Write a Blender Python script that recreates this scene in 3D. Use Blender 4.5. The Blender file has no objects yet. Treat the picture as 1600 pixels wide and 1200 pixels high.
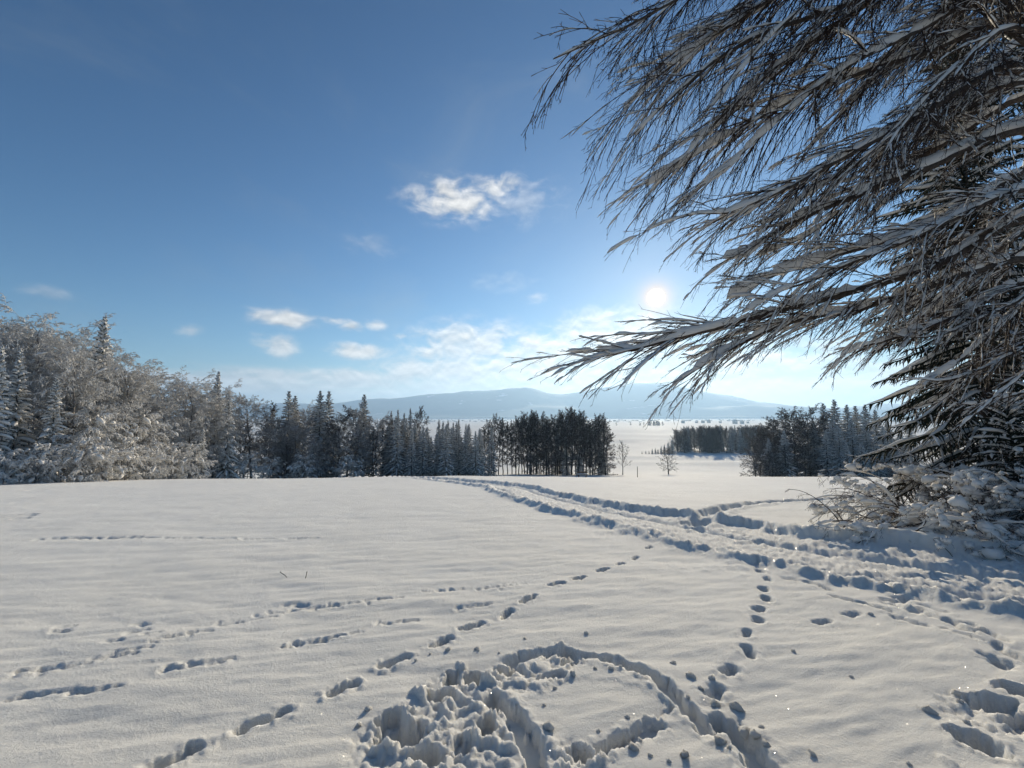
import bpy, math, random, functools
import numpy as np
from mathutils import Vector

# ------------------------------------------------------------------ camera, sky, sun, exposure
scene = bpy.context.scene
COL = scene.collection
FPX, PITCH, EYE = 640.0, math.radians(4.47), 1.65
CP, SP = math.cos(PITCH), math.sin(PITCH)
cam_d = bpy.data.cameras.new("camera"); cam = bpy.data.objects.new("camera", cam_d); COL.objects.link(cam)
cam_d.sensor_width = 36.0; cam_d.lens = 36.0 * FPX / 1600.0
cam_d.clip_start = 0.05; cam_d.clip_end = 60000.0
cam.location = (0, 0, EYE); cam.rotation_euler = (math.pi / 2 + PITCH, 0, 0)
scene.camera = cam

def ray(px, py):
    u, v = (px - 800.0) / FPX, (600.0 - py) / FPX
    return u, CP - v * SP, SP + v * CP
def at(px, py, y):
    """the place seen at photo position (px, py) that lies y metres ahead of the viewer"""
    a, b, c = ray(px, py); k = y / b
    return np.array((a * k, y, EYE + c * k))
def azel(px, py):
    a, b, c = ray(px, py)
    return math.degrees(math.atan2(a, b)), math.degrees(math.atan2(c, math.hypot(a, b)))

SUN_AZ, SUN_EL = azel(1025, 465)
sa, se = math.radians(SUN_AZ), math.radians(SUN_EL)
SUN_DIR = Vector((math.sin(sa) * math.cos(se), math.cos(sa) * math.cos(se), math.sin(se)))

scene.view_settings.view_transform = 'Standard'; scene.view_settings.look = 'None'
scene.view_settings.gamma = 1.0; scene.view_settings.use_curve_mapping = False
scene.view_settings.exposure = 0.50
cy = scene.cycles
cy.use_denoising = True
try: cy.denoiser = 'OPENIMAGEDENOISE'
except Exception: pass
cy.max_bounces = 8; cy.diffuse_bounces = 6; cy.glossy_bounces = 2; cy.transmission_bounces = 2
cy.volume_bounces = 1; cy.transparent_max_bounces = 8; cy.sample_clamp_indirect = 6.0

sun_d = bpy.data.lights.new("sun", 'SUN'); sun_d.energy = 4.3; sun_d.angle = math.radians(0.5); sun_d.color = (1.0, 0.866, 0.66)
sun = bpy.data.objects.new("sun", sun_d); COL.objects.link(sun); sun.location = (40, 110, 60)
sun.rotation_euler = (-SUN_DIR).to_track_quat('-Z', 'Y').to_euler()

class NT:
    def __init__(s, nt): s.nt = nt
    def new(s, t, **kw):
        n = s.nt.nodes.new(t)
        for k, v in kw.items(): setattr(n, k, v)
        return n
    def put(s, sock, v):
        if isinstance(v, bpy.types.NodeSocket): s.nt.links.new(v, sock)
        else: sock.default_value = v
    def m(s, op, a, b=None, c=None, clamp=False):
        n = s.new('ShaderNodeMath', operation=op, use_clamp=clamp)
        for i, v in enumerate((a, b, c)):
            if v is not None: s.put(n.inputs[i], v)
        return n.outputs[0]
    def step(s, x, lo, hi):
        n = s.new('ShaderNodeMapRange', interpolation_type='SMOOTHSTEP')
        for i, v in enumerate((x, lo, hi, 0.0, 1.0)): s.put(n.inputs[i], v)
        return n.outputs[0]
    def mix(s, f, a, b):
        n = s.new('ShaderNodeMix', data_type='RGBA')
        s.put(n.inputs[0], f); s.put(n.inputs[6], a); s.put(n.inputs[7], b)
        return n.outputs[2]
    def noise(s, vec, scale, detail=4.0, rough=0.55, dist=0.0):
        n = s.new('ShaderNodeTexNoise')
        if vec is not None: s.put(n.inputs['Vector'], vec)
        n.inputs['Scale'].default_value = scale; n.inputs['Detail'].default_value = detail
        n.inputs['Roughness'].default_value = rough; n.inputs['Distortion'].default_value = dist
        return n.outputs[0]
    def vec(s, x, y, z=0.0):
        n = s.new('ShaderNodeCombineXYZ')
        for i, v in enumerate((x, y, z)): s.put(n.inputs[i], v)
        return n.outputs[0]

world = bpy.data.worlds.new("World"); scene.world = world; world.use_nodes = True
world.node_tree.nodes.clear(); W = NT(world.node_tree)
w_out = W.new('ShaderNodeOutputWorld'); w_bg = W.new('ShaderNodeBackground')
w_bg.inputs['Strength'].default_value = 0.08
W.nt.links.new(w_bg.outputs[0], w_out.inputs[0])
sky = W.new('ShaderNodeTexSky', sky_type='NISHITA')
sky.sun_disc = False; sky.sun_elevation = se; sky.sun_rotation = sa
sky.altitude = 600; sky.air_density = 1.0; sky.dust_density = 0.15; sky.ozone_density = 2.2
tc = W.new('ShaderNodeTexCoord'); sx = W.new('ShaderNodeSeparateXYZ'); W.nt.links.new(tc.outputs['Generated'], sx.inputs[0])
DX, DY, DZ = sx.outputs
AZ = W.m('MULTIPLY', W.m('ARCTAN2', DX, DY), 57.29578)
EL = W.m('MULTIPLY', W.m('ARCSINE', DZ), 57.29578)
dot = W.new('ShaderNodeVectorMath', operation='DOT_PRODUCT')
W.nt.links.new(tc.outputs['Generated'], dot.inputs[0]); dot.inputs[1].default_value = SUN_DIR
SANG = W.m('MULTIPLY', W.m('ARCCOSINE', W.m('MINIMUM', dot.outputs['Value'], 0.999999)), 57.29578)
hsv = W.new('ShaderNodeHueSaturation'); W.nt.links.new(sky.outputs[0], hsv.inputs['Color'])
hsv.inputs['Saturation'].default_value = 1.12; hsv.inputs["Hue"].default_value = 0.493; hsv.inputs['Value'].default_value = 1.0
# soft shoulder: the glare round the sun never outshines the blue by much
lumn = W.new('ShaderNodeRGBToBW'); W.nt.links.new(hsv.outputs[0], lumn.inputs[0])
sh = W.new('ShaderNodeVectorMath', operation='SCALE'); W.nt.links.new(hsv.outputs[0], sh.inputs[0])
W.put(sh.inputs['Scale'], W.m('DIVIDE', 1.0, W.m('ADD', 1.0, W.m('MULTIPLY', lumn.outputs[0], 0.09))))
gm = W.new('ShaderNodeGamma'); gm.inputs['Gamma'].default_value = 1.45
g0 = W.new('ShaderNodeVectorMath', operation='SCALE'); W.nt.links.new(sh.outputs[0], g0.inputs[0]); g0.inputs['Scale'].default_value = 1 / 3.0
W.nt.links.new(g0.outputs[0], gm.inputs['Color'])
g1 = W.new('ShaderNodeVectorMath', operation='SCALE'); W.nt.links.new(gm.outputs[0], g1.inputs[0]); g1.inputs['Scale'].default_value = 3.0
color = g1.outputs[0]
# the clouds: each one a ragged patch at its own bearing and height
cn = W.noise(W.vec(W.m('MULTIPLY', AZ, 0.30), W.m('MULTIPLY', EL, 0.55)), 1.0, 5.0, 0.54, 0.3)
cn2 = W.noise(W.vec(W.m('MULTIPLY', AZ, 0.30), W.m('MULTIPLY', W.m('ADD', EL, 0.55), 0.55)), 1.0, 5.0, 0.54, 0.3)
CLOUDS = [(712, 314, 80, 38, .85, .25), (778, 292, 46, 22, .75, .2), (815, 312, 70, 45, .28), (440, 497, 62, 16, .9, .25), (430, 541, 38, 20, .85, .2),
          (408, 523, 20, 6, .4), (522, 501, 30, 7, .8), (550, 511, 22, 10, .85), (586, 507, 20, 10, .8), (565, 549, 60, 15, .95, .25),
          (295, 516, 24, 12, .7), (625, 525, 16, 7, .6), (668, 552, 36, 34, .95), (732, 528, 52, 28, .95), (780, 552, 75, 30, .95),
          (850, 545, 70, 24, .9), (895, 515, 26, 10, .6), (75, 459, 45, 14, .3), (836, 465, 20, 11, .35), (582, 384, 50, 18, .16),
          (960, 530, 120, 50, .85, .4), (700, 582, 130, 30, .9, .5), (840, 578, 150, 36, .95, .5), (560, 592, 130, 18, .9, .5), (430, 590, 120, 16, .85, .5), (740, 545, 110, 46, .85, .35), (850, 545, 90, 30, .9, .4), (1160, 575, 200, 55, .8, .3), (1330, 590, 160, 40, .75, .3), (790, 440, 60, 20, .14), (1000, 580, 110, 40, .8)]
dens = None
for (px, py, w, h, d, *more) in CLOUDS:
    a0, e0 = azel(px, py)
    wa = abs(azel(px + w, py)[0] - azel(px - w, py)[0]) / 2; he = abs(azel(px, py - h)[1] - azel(px, py + h)[1]) / 2
    ra = W.m('MULTIPLY', W.m('SUBTRACT', AZ, a0), 1 / wa); re = W.m('MULTIPLY', W.m('SUBTRACT', EL, e0), 1 / he)
    q = W.m('SQRT', W.m('ADD', W.m('MULTIPLY', ra, ra), W.m('MULTIPLY', re, re)))
    env = W.m('SUBTRACT', 1.0, q)
    v = W.m('ADD', W.m('ADD', env, more[0] if more else 0.0), W.m('MULTIPLY', W.m('SUBTRACT', cn, 0.47), 3.6))
    v = W.m('MULTIPLY', W.m('MULTIPLY', W.step(v, -0.15, 1.5), W.step(env, -0.45, 0.5)), d)
    dens = v if dens is None else W.m('MAXIMUM', dens, v)
# low bank of stratus along the hills, all the way round
bn = W.noise(W.vec(W.m('MULTIPLY', AZ, 0.09), W.m('MULTIPLY', EL, 0.5), 7.3), 1.0, 6.0, 0.6, 0.3)
bt = W.m('ADD', 5.6, W.m('MULTIPLY', W.m('SUBTRACT', bn, 0.5), 7.0))
bank = W.m('MULTIPLY', W.step(W.m('SUBTRACT', bt, EL), -0.2, 2.0), 0.85)
bank = W.m('MULTIPLY', bank, W.step(EL, -2.0, 4.4))
dens = W.m('MAXIMUM', dens, bank)
veil = W.noise(W.vec(W.m('MULTIPLY', AZ, 0.03), W.m('MULTIPLY', EL, 0.06), 2.0), 1.0, 5.0, 0.6, 0.6)
veil = W.m('MULTIPLY', W.step(veil, 0.48, 0.85), 0.30)
near_sun = W.m('POWER', 2.71828, W.m('MULTIPLY', SANG, -1 / 26.0))
lit = W.m('SUBTRACT', cn2, cn)
lum = W.m('ADD', 6.6, W.m('MULTIPLY', near_sun, 3.0))
lum = W.m('MULTIPLY', lum, W.m('SUBTRACT', 1.0, W.m('MULTIPLY', lit, 1.6)))
cloud_c = W.new('ShaderNodeVectorMath', operation='SCALE'); cloud_c.inputs[0].default_value = (1.0, 0.95, 0.88); W.put(cloud_c.inputs['Scale'], lum)
veil_c = W.new('ShaderNodeVectorMath', operation='SCALE'); veil_c.inputs[0].default_value = (0.80, 0.92, 1.0); W.put(veil_c.inputs['Scale'], W.m('ADD', 2.6, W.m('MULTIPLY', near_sun, 4.5)))
color = W.mix(veil, color, veil_c.outputs[0])
color = W.mix(dens, color, cloud_c.outputs[0])
# the low sun and its aureole
core = W.m('MULTIPLY', W.step(SANG, 1.2, 0.85), 40.0)
halo = W.m('POWER', 2.71828, W.m('MULTIPLY', W.m('POWER', W.m('MULTIPLY', SANG, 1 / 1.45), 1.5), -1.0))
halo2 = W.m('MULTIPLY', W.m('POWER', 2.71828, W.m('MULTIPLY', SANG, -1 / 6.0)), 1.1)
def scaled(c, f):
    n = W.new('ShaderNodeVectorMath', operation='SCALE'); n.inputs[0].default_value = c; W.put(n.inputs['Scale'], f); return n.outputs[0]
def added(a, b):
    n = W.new('ShaderNodeVectorMath', operation='ADD'); W.put(n.inputs[0], a); W.put(n.inputs[1], b); return n.outputs[0]
color = added(color, scaled((1.0, 0.95, 0.88), halo2)); color = W.mix(halo, color, (13.0, 8.2, 4.0, 1)); color = added(color, scaled((1.0, 0.93, 0.72), core))
W.nt.links.new(color, w_bg.inputs['Color'])

# ------------------------------------------------------------------ materials
def material(name):
    m = bpy.data.materials.new(name); m.use_nodes = True
    T = NT(m.node_tree); b = m.node_tree.nodes['Principled BSDF']
    return m, T, b
def bump(T, b, h, strength, dist):
    n = T.new('ShaderNodeBump'); n.inputs['Strength'].default_value = strength; n.inputs['Distance'].default_value = dist
    T.put(n.inputs['Height'], h); T.nt.links.new(n.outputs[0], b.inputs['Normal'])

def snow_ground():
    m, T, b = material("snow_ground")
    co = T.new('ShaderNodeTexCoord').outputs['Object']
    n1 = T.noise(co, 0.6, 4); n2 = T.noise(co, 45.0, 5, 0.7); n3 = T.noise(co, 260.0, 3, 0.7)
    b.inputs['Roughness'].default_value = 0.9
    T.put(b.inputs['Base Color'], T.mix(T.step(n1, .3, .7), (.81, .79, .73, 1), (.85, .83, .77, 1)))
    b.inputs['Specular IOR Level'].default_value = 0.06
    bump(T, b, T.m('ADD', T.m('MULTIPLY', n2, 1.0), T.m('MULTIPLY', n3, 0.45)), 1.0, 0.016)
    b.inputs['Subsurface Weight'].default_value = 0.6; b.inputs['Subsurface Scale'].default_value = 0.05; b.inputs['Subsurface Radius'].default_value = (1.0, 1.0, 1.0)
    vo = T.new('ShaderNodeTexVoronoi'); vo.inputs['Scale'].default_value = 170.0; T.put(vo.inputs['Vector'], co)
    sv = T.new('ShaderNodeSeparateColor'); T.nt.links.new(vo.outputs['Color'], sv.inputs[0])
    b.inputs['Coat Roughness'].default_value = 0.22; T.put(b.inputs['Coat Weight'], T.m('MULTIPLY', T.step(sv.outputs[2], .955, .96), T.step(vo.outputs['Distance'], .45, .30)))
    cn_ = T.new('ShaderNodeVectorMath', operation='ADD'); T.put(cn_.inputs[0], T.vec(T.m('MULTIPLY', T.m('SUBTRACT', sv.outputs[0], .5), 1.6), T.m('MULTIPLY', T.m('SUBTRACT', sv.outputs[1], .5), 1.6), 0.0)); cn_.inputs[1].default_value = (0, 0, 1)
    nn = T.new('ShaderNodeVectorMath', operation='NORMALIZE'); T.nt.links.new(cn_.outputs[0], nn.inputs[0]); T.nt.links.new(nn.outputs[0], b.inputs['Coat Normal'])
    return m
def snow_branch():
    m, T, b = material("snow_on_branches")
    co = T.new('ShaderNodeTexCoord').outputs['Object']
    n2 = T.noise(co, 30.0, 4, 0.65)
    b.inputs['Base Color'].default_value = (.78, .755, .71, 1); b.inputs['Roughness'].default_value = 0.9
    b.inputs['Specular IOR Level'].default_value = 0.06
    bump(T, b, n2, 0.6, 0.02)
    return m
def bark(name, c1, c2, thr=None, soft=.25, scale=14.0, snowc=(.78, .77, .74, 1)):
    """bark; with thr, snow lies wherever the surface faces up more than thr"""
    m, T, b = material(name)
    co = T.new('ShaderNodeTexCoord').outputs['Object']
    n = T.noise(co, scale, 5, 0.65)
    col = T.mix(T.step(n, .3, .7), c1, c2)
    b.inputs['Roughness'].default_value = 0.85; b.inputs['Specular IOR Level'].default_value = 0.2
    if thr is not None:
        g = T.new('ShaderNodeNewGeometry'); s = T.new('ShaderNodeSeparateXYZ'); T.nt.links.new(g.outputs['True Normal'], s.inputs[0])
        n2 = T.noise(co, 0.55, 3, 0.6)
        f = T.m('ADD', s.outputs[2], T.m('MULTIPLY', T.m('SUBTRACT', n2, 0.5), 1.3))
        f = T.step(f, thr, thr + soft)
        col = T.mix(f, col, snowc)
    T.put(b.inputs['Base Color'], col)
    bump(T, b, n, 0.5, 0.01)
    return m
M_SNOW = snow_ground(); M_SNOWB = snow_branch()
M_BARK = bark("beech_bark", (.045, .036, .030, 1), (.10, .078, .062, 1))
M_TWIG = bark("beech_twig", (.030, .020, .016, 1), (.060, .040, .030, 1))
M_FROST = bark("frosted_twig", (.34, .325, .31, 1), (.60, .59, .575, 1), -0.45, .5, 8.0)
M_RTRUNK = bark("rimed_bark", (.08, .07, .063, 1), (.24, .23, .22, 1), .3, .4, 5.0)
M_RIME = bark("rimed_twig", (.20, .185, .175, 1), (.38, .37, .36, 1), -0.25, .45, 6.0)
M_DARKTWIG = bark("winter_twig", (.040, .032, .028, 1), (.085, .068, .058, 1), 0.62, .3, 8.0)
M_TRUNK = bark("forest_bark", (.030, .026, .023, 1), (.075, .064, .055, 1), 0.75, .2, 5.0)
M_NEEDLE = bark("spruce_needles", (.010, .018, .014, 1), (.026, .038, .026, 1), 0.55, .3, 6.0)
M_NEEDLE_N = bark("dark_spruce_needles", (.008, .014, .010, 1), (.022, .030, .020, 1), 0.80, .2, 9.0)
def plain(name, c, r=.8):
    m, T, b = material(name); n = T.noise(T.new('ShaderNodeTexCoord').outputs['Object'], 3.0, 4)
    T.put(b.inputs['Base Color'], T.mix(T.step(n, .3, .7), tuple(x * .82 for x in c[:3]) + (1,), c)); b.inputs['Roughness'].default_value = r
    return m

# ------------------------------------------------------------------ mesh helpers
def mesh(name, parts, mats, smooth=True):
    """parts: (vertices, quads, material index) blocks joined into one mesh"""
    vs, fs, mi, off = [], [], [], 0
    for V, F, k in parts:
        if len(F) == 0: continue
        vs.append(V); fs.append(F + off); mi.append(np.full(len(F), k, np.int32)); off += len(V)
    V = np.concatenate(vs).astype(np.float32); F = np.concatenate(fs).astype(np.int32); mi = np.concatenate(mi)
    me = bpy.data.meshes.new(name)
    me.vertices.add(len(V)); me.vertices.foreach_set('co', V.ravel())
    me.loops.add(F.size); me.loops.foreach_set('vertex_index', F.ravel())
    me.polygons.add(len(F)); me.polygons.foreach_set('loop_start', np.arange(0, F.size, F.shape[1], dtype=np.int32))
    try: me.polygons.foreach_set('loop_total', np.full(len(F), F.shape[1], np.int32))
    except Exception: pass
    for m in mats: me.materials.append(m)
    me.polygons.foreach_set('material_index', mi)
    me.polygons.foreach_set('use_smooth', np.full(len(F), smooth, bool))
    me.update(calc_edges=True); me.validate()
    return me
def obj(name, me, parent=None, loc=(0, 0, 0), **props):
    o = bpy.data.objects.new(name, me); COL.objects.link(o)
    o.location = loc
    if parent is not None: o.parent = parent
    if name in ('snow_load', 'crown'): o['kind'] = 'stuff'
    for k, v in props.items(): o[k] = v
    return o
def empty(name, loc, label=None, category=None, group=None):
    o = bpy.data.objects.new(name, None); COL.objects.link(o); o.location = loc
    o.empty_display_size = 0.2
    if label: o['label'] = label
    if category: o['category'] = category
    if group: o['group'] = group
    return o
def unit(a): return a / np.maximum(np.linalg.norm(a, axis=-1, keepdims=True), 1e-9)
def tubes(P, R, S=4, flat=1.0, wide=1.0, phase=0.0):
    """tapering tubes along N polylines of K points: P (N,K,3), R (N,K)"""
    N, K = P.shape[:2]
    if N == 0: return np.zeros((0, 3)), np.zeros((0, 4), np.int64)
    T = unit(np.gradient(P, axis=1))
    side = np.cross(T, np.array((0, 0, 1.0))); bad = np.linalg.norm(side, axis=-1) < .08
    side[bad] = np.cross(T[bad], np.array((1.0, 0, 0))); side = unit(side); up = np.cross(side, T)
    a = phase + np.arange(S) * 2 * math.pi / S
    V = P[:, :, None, :] + R[:, :, None, None] * (np.cos(a)[None, None, :, None] * wide * side[:, :, None, :] + np.sin(a)[None, None, :, None] * flat * up[:, :, None, :])
    i = np.arange(K - 1)[:, None]; s = np.arange(S)[None, :]
    q = np.stack([i * S + s, i * S + (s + 1) % S, (i + 1) * S + (s + 1) % S, (i + 1) * S + s], -1).reshape(-1, 4)
    F = (q[None] + (np.arange(N) * K * S)[:, None, None]).reshape(-1, 4)
    return V.reshape(-1, 3), F
def along(P, t):
    """points, tangents at parameters t (N,n) of polylines P (N,K,3)"""
    K = P.shape[1]; f = np.clip(t * (K - 1), 0, K - 1.001); i = f.astype(int); w = (f - i)[..., None]
    n = np.arange(P.shape[0])[:, None]
    return P[n, i] * (1 - w) + P[n, i + 1] * w, unit(P[n, i + 1] - P[n, i])
def grow(base, d, L, K, rng, grav=0.0, jit=0.1, curl=None):
    """polylines from base (N,3) in direction d, length L (N,), bending down by grav over their length"""
    N = len(base); P = np.zeros((N, K, 3)); P[:, 0] = base; d = unit(d.copy()); h = 1.0 / (K - 1)
    g = np.broadcast_to(np.asarray(grav, float), (N,))[:, None]
    for k in range(1, K):
        d = unit(d + np.array((0, 0, -1.0)) * g * h + rng.normal(0, jit, (N, 3)) * math.sqrt(h))
        if curl is not None: d = unit(d + curl * h)
        P[:, k] = P[:, k - 1] + d * (L * h)[:, None]
    return P
def spawn(P, R, n, rng, t0=.15, t1=.98, lf=.5, ang=(.5, .9), K=4, grav=0.0, jit=.15, rr=.55, rmin=.004, planar=0.0, tipf=.55, curl=None, Lmax=None):
    """n children on each parent polyline"""
    N, Kp = P.shape[:2]
    t = t0 + (t1 - t0) * (np.arange(n)[None, :] + rng.random((N, n))) / n
    pos, T = along(P, t)
    plen = np.linalg.norm(np.diff(P, axis=1), axis=-1).sum(1)[:, None]
    rnd = unit(rng.normal(0, 1, (N, n, 3)))
    side = unit(np.cross(T, np.array((0, 0, 1.0))) + 1e-6) * np.where(rng.random((N, n, 1)) < .5, -1, 1)
    perp = unit(side * planar + rnd * (1 - planar)); perp = unit(perp - T * (perp * T).sum(-1, keepdims=True))
    a = rng.uniform(ang[0], ang[1], (N, n))[..., None]
    d = np.cos(a) * T + np.sin(a) * perp
    L = plen * lf * (1 - tipf * t) * rng.uniform(.6, 1.25, (N, n))
    if Lmax: L = np.minimum(L, Lmax)
    f = np.clip(t * (Kp - 1), 0, Kp - 1.001).astype(int)
    r0 = np.maximum(R[np.arange(N)[:, None], f] * rr, rmin)
    Q = grow(pos.reshape(-1, 3), d.reshape(-1, 3), L.reshape(-1), K, rng, grav, jit, curl)
    RR = r0.reshape(-1)[:, None] * np.linspace(1, .45, K)[None]
    return Q, np.maximum(RR, rmin * .6)
def snow_on(P, R, rng, wide, high, cover=.8, smin=.0, S=5, Ksub=None):
    """a rounded load of snow lying along the upper side of branches"""
    N, K = P.shape[:2]
    if Ksub:
        t = np.broadcast_to(np.linspace(0, 1, Ksub)[None], (N, Ksub)); f = t * (K - 1); i = np.minimum(f.astype(int), K - 2); w = f - i
        n = np.arange(N)[:, None]; P = P[n, i] * (1 - w[..., None]) + P[n, i + 1] * w[..., None]; R = R[n, i] * (1 - w) + R[n, i + 1] * w; K = Ksub
    T = unit(np.gradient(P, axis=1)); hz = np.sqrt(np.clip(1 - T[..., 2] ** 2, 0, 1))
    z = rng.random((N, K)); z = (z + np.roll(z, 1, 1) + np.roll(z, -1, 1)) / 3
    amt = np.clip((z - (1 - cover) * .75) * 3.0, 0, 1.15) * np.clip((hz - .35) * 2.0, 0, 1) * rng.uniform(.55, 1.2, (N, 1))
    amt[:, 0] *= .4; amt[:, -1] *= .25
    r = (R + 0) * 1.0
    RS = (r * .9 + wide) * amt + 1e-4
    H = (r * .5 + high) * amt
    Q = P.copy(); Q[..., 2] += r * .55 + H * .55
    V, F = tubes(Q, np.ones_like(RS), S)
    # scale each ring separately: width RS, height H
    C = np.repeat(Q[:, :, None, :], S, 2).reshape(-1, 3)
    D = (V - C).reshape(N, K, S, 3)
    side = unit(np.cross(T, np.array((0, 0, 1.0))) + 1e-9); sc = (D * side[:, :, None]).sum(-1, keepdims=True)
    upc = D - sc * side[:, :, None]
    D = sc * side[:, :, None] * RS[:, :, None, None] + upc * (H + 1e-4)[:, :, None, None]
    V = (Q[:, :, None] + D).reshape(-1, 3)
    keep = (amt.max(1) > .12)
    F = F.reshape(N, -1, 4)[keep].reshape(-1, 4)
    return V, F

# ------------------------------------------------------------------ noise and the lie of the land
_rs = np.random.RandomState(7); _perm = _rs.permutation(512); _g = _rs.normal(0, 1, (512, 2)); _g /= np.linalg.norm(_g, axis=1, keepdims=True)
def perlin(x, y, seed=0):
    xi, yi = np.floor(x).astype(np.int64), np.floor(y).astype(np.int64); xf, yf = x - xi, y - yi
    def gr(ix, iy, fx, fy):
        h = _perm[(_perm[(ix + seed * 57) & 511] + iy + seed * 131) & 511]; return _g[h, 0] * fx + _g[h, 1] * fy
    u, v = xf ** 3 * (xf * (xf * 6 - 15) + 10), yf ** 3 * (yf * (yf * 6 - 15) + 10)
    a = gr(xi, yi, xf, yf); b = gr(xi + 1, yi, xf - 1, yf); c = gr(xi, yi + 1, xf, yf - 1); d = gr(xi + 1, yi + 1, xf - 1, yf - 1)
    return ((a * (1 - u) + b * u) * (1 - v) + (c * (1 - u) + d * u) * v) * 1.5
def fbm(x, y, o=4, seed=0, g=.5):
    s, a, f = 0, 1.0, 1.0
    for k in range(o): s = s + a * perlin(x * f + k * 17.3, y * f - k * 9.1, seed + k); a *= g; f *= 2.03
    return s
def sst(x, a, b):
    t = np.clip((x - a) / (b - a), 0, 1); return t * t * (3 - 2 * t)
_py = np.array([-20000, -400, -40, -10, 0, 10, 30, 50, 60, 75, 100, 140, 180, 250, 313, 600, 1500, 3200, 5000, 20000.])
_pz = np.array([9, 9, 4.0, 1.12, 0, -1.14, -3.42, -5.72, -6.98, -9.55, -13.4, -18.0, -22.0, -25.2, -26.6, -30.5, -33.2, -38, -44, -50.])
def _pchip():
    h = np.diff(_py); dl = np.diff(_pz) / h; d = np.zeros_like(_py)
    for i in range(1, len(_py) - 1):
        if dl[i - 1] * dl[i] > 0:
            w1, w2 = 2 * h[i] + h[i - 1], h[i] + 2 * h[i - 1]; d[i] = (w1 + w2) / (w1 / dl[i - 1] + w2 / dl[i])
    return d
_pd = _pchip()
def prof(y):
    i = np.clip(np.searchsorted(_py, y) - 1, 0, len(_py) - 2); h = _py[i + 1] - _py[i]; t = (y - _py[i]) / h
    return (_pz[i] * (1 + 2 * t) * (1 - t) ** 2 + h * _pd[i] * t * (1 - t) ** 2 + _pz[i + 1] * t * t * (3 - 2 * t) + h * _pd[i + 1] * t * t * (t - 1))
def land(x, y):
    x, y = np.asarray(x, float), np.asarray(y, float); r = np.hypot(x, y)
    z = prof(y) - .011 * np.clip(-x, 0, 120) - .005 * np.clip(x, 0, 120)
    z = z + .16 * sst(r, 6, 40) * fbm(x / 22, y / 22, 3, 3)
    z = z + 2.0 * sst(r, 180, 500) * fbm(x / 150, y / 70, 3, 5) + 7.0 * sst(r, 900, 2500) * fbm(x / 900, y / 450, 3, 9)
    for y0, slope, rise, run in ((262, -.05, 1.5, 20), (215, .02, 1.0, 16), (470, .03, 2.6, 40), (640, -.02, 3.2, 50), (900, .0, 4.0, 70)):
        q = y - (y0 + slope * x + 9 * np.sin(x / 60.)); z = z + (sst(q, -run / 2, run / 2) - sst(q, run / 2, run * 3)) * rise
    return z
def land1(x, y): return float(land(np.array([x]), np.array([y]))[0])
@functools.lru_cache(maxsize=None)
def hit(px, py):
    """the place on the slope seen at (px, py)"""
    a, b, c = ray(px, py); y = np.exp(np.linspace(math.log(.6), math.log(400), 700))
    for _ in range(3):
        under = EYE + c * y / b < land(a * y / b, y)
        i = int(np.argmax(under)) if under.any() else len(y) - 1
        y = np.linspace(y[max(i - 1, 0)], y[i], 30)
    return float(a * y[-1] / b), float(y[-1])
def segdist(x, y, pts):
    """distance to a polyline, arc length along it, and which side"""
    best = np.full(x.shape, 1e9); arc = np.zeros(x.shape); sd = np.zeros(x.shape); acc = 0
    for (ax, ay), (bx, by) in zip(pts[:-1], pts[1:]):
        dx, dy = bx - ax, by - ay; L = math.hypot(dx, dy); t = np.clip(((x - ax) * dx + (y - ay) * dy) / (L * L), 0, 1)
        d = np.hypot(x - ax - t * dx, y - ay - t * dy); s = ((x - ax) * dy - (y - ay) * dx) / L
        m = d < best; best = np.where(m, d, best); arc = np.where(m, acc + t * L, arc); sd = np.where(m, s, sd); acc += L
    return best, arc, sd

# ------------------------------------------------------------------ the snow field
TRACK = [hit(*p) for p in ((690, 747.5), (735, 750), (775, 757), (820, 768), (900, 788), (980, 805), (1060, 822), (1150, 842), (1300, 866), (1450, 886), (1600, 902))]
TRACK = [(-30., 66.), (-14., 58.)] + TRACK[2:] + [(10.5, 5.0), (16., 3.6)]
def smooth_line(p, n=6):
    p = np.array(p); t = np.linspace(0, len(p) - 1, (len(p) - 1) * n + 1); out = []
    for u in t:
        i = min(int(u), len(p) - 2); f = u - i
        p0, p1, p2, p3 = p[max(i - 1, 0)], p[i], p[i + 1], p[min(i + 2, len(p) - 1)]
        out.append(.5 * ((2 * p1) + (-p0 + p2) * f + (2 * p0 - 5 * p1 + 4 * p2 - p3) * f * f + (-p0 + 3 * p1 - 3 * p2 + p3) * f ** 3))
    return [tuple(q) for q in out]
TRACK = smooth_line(TRACK, 5)
BRANCHPATH = smooth_line([hit(*p) for p in ((1085, 812), (1120, 798), (1160, 789), (1230, 784), (1330, 778), (1420, 772))], 4)
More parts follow.
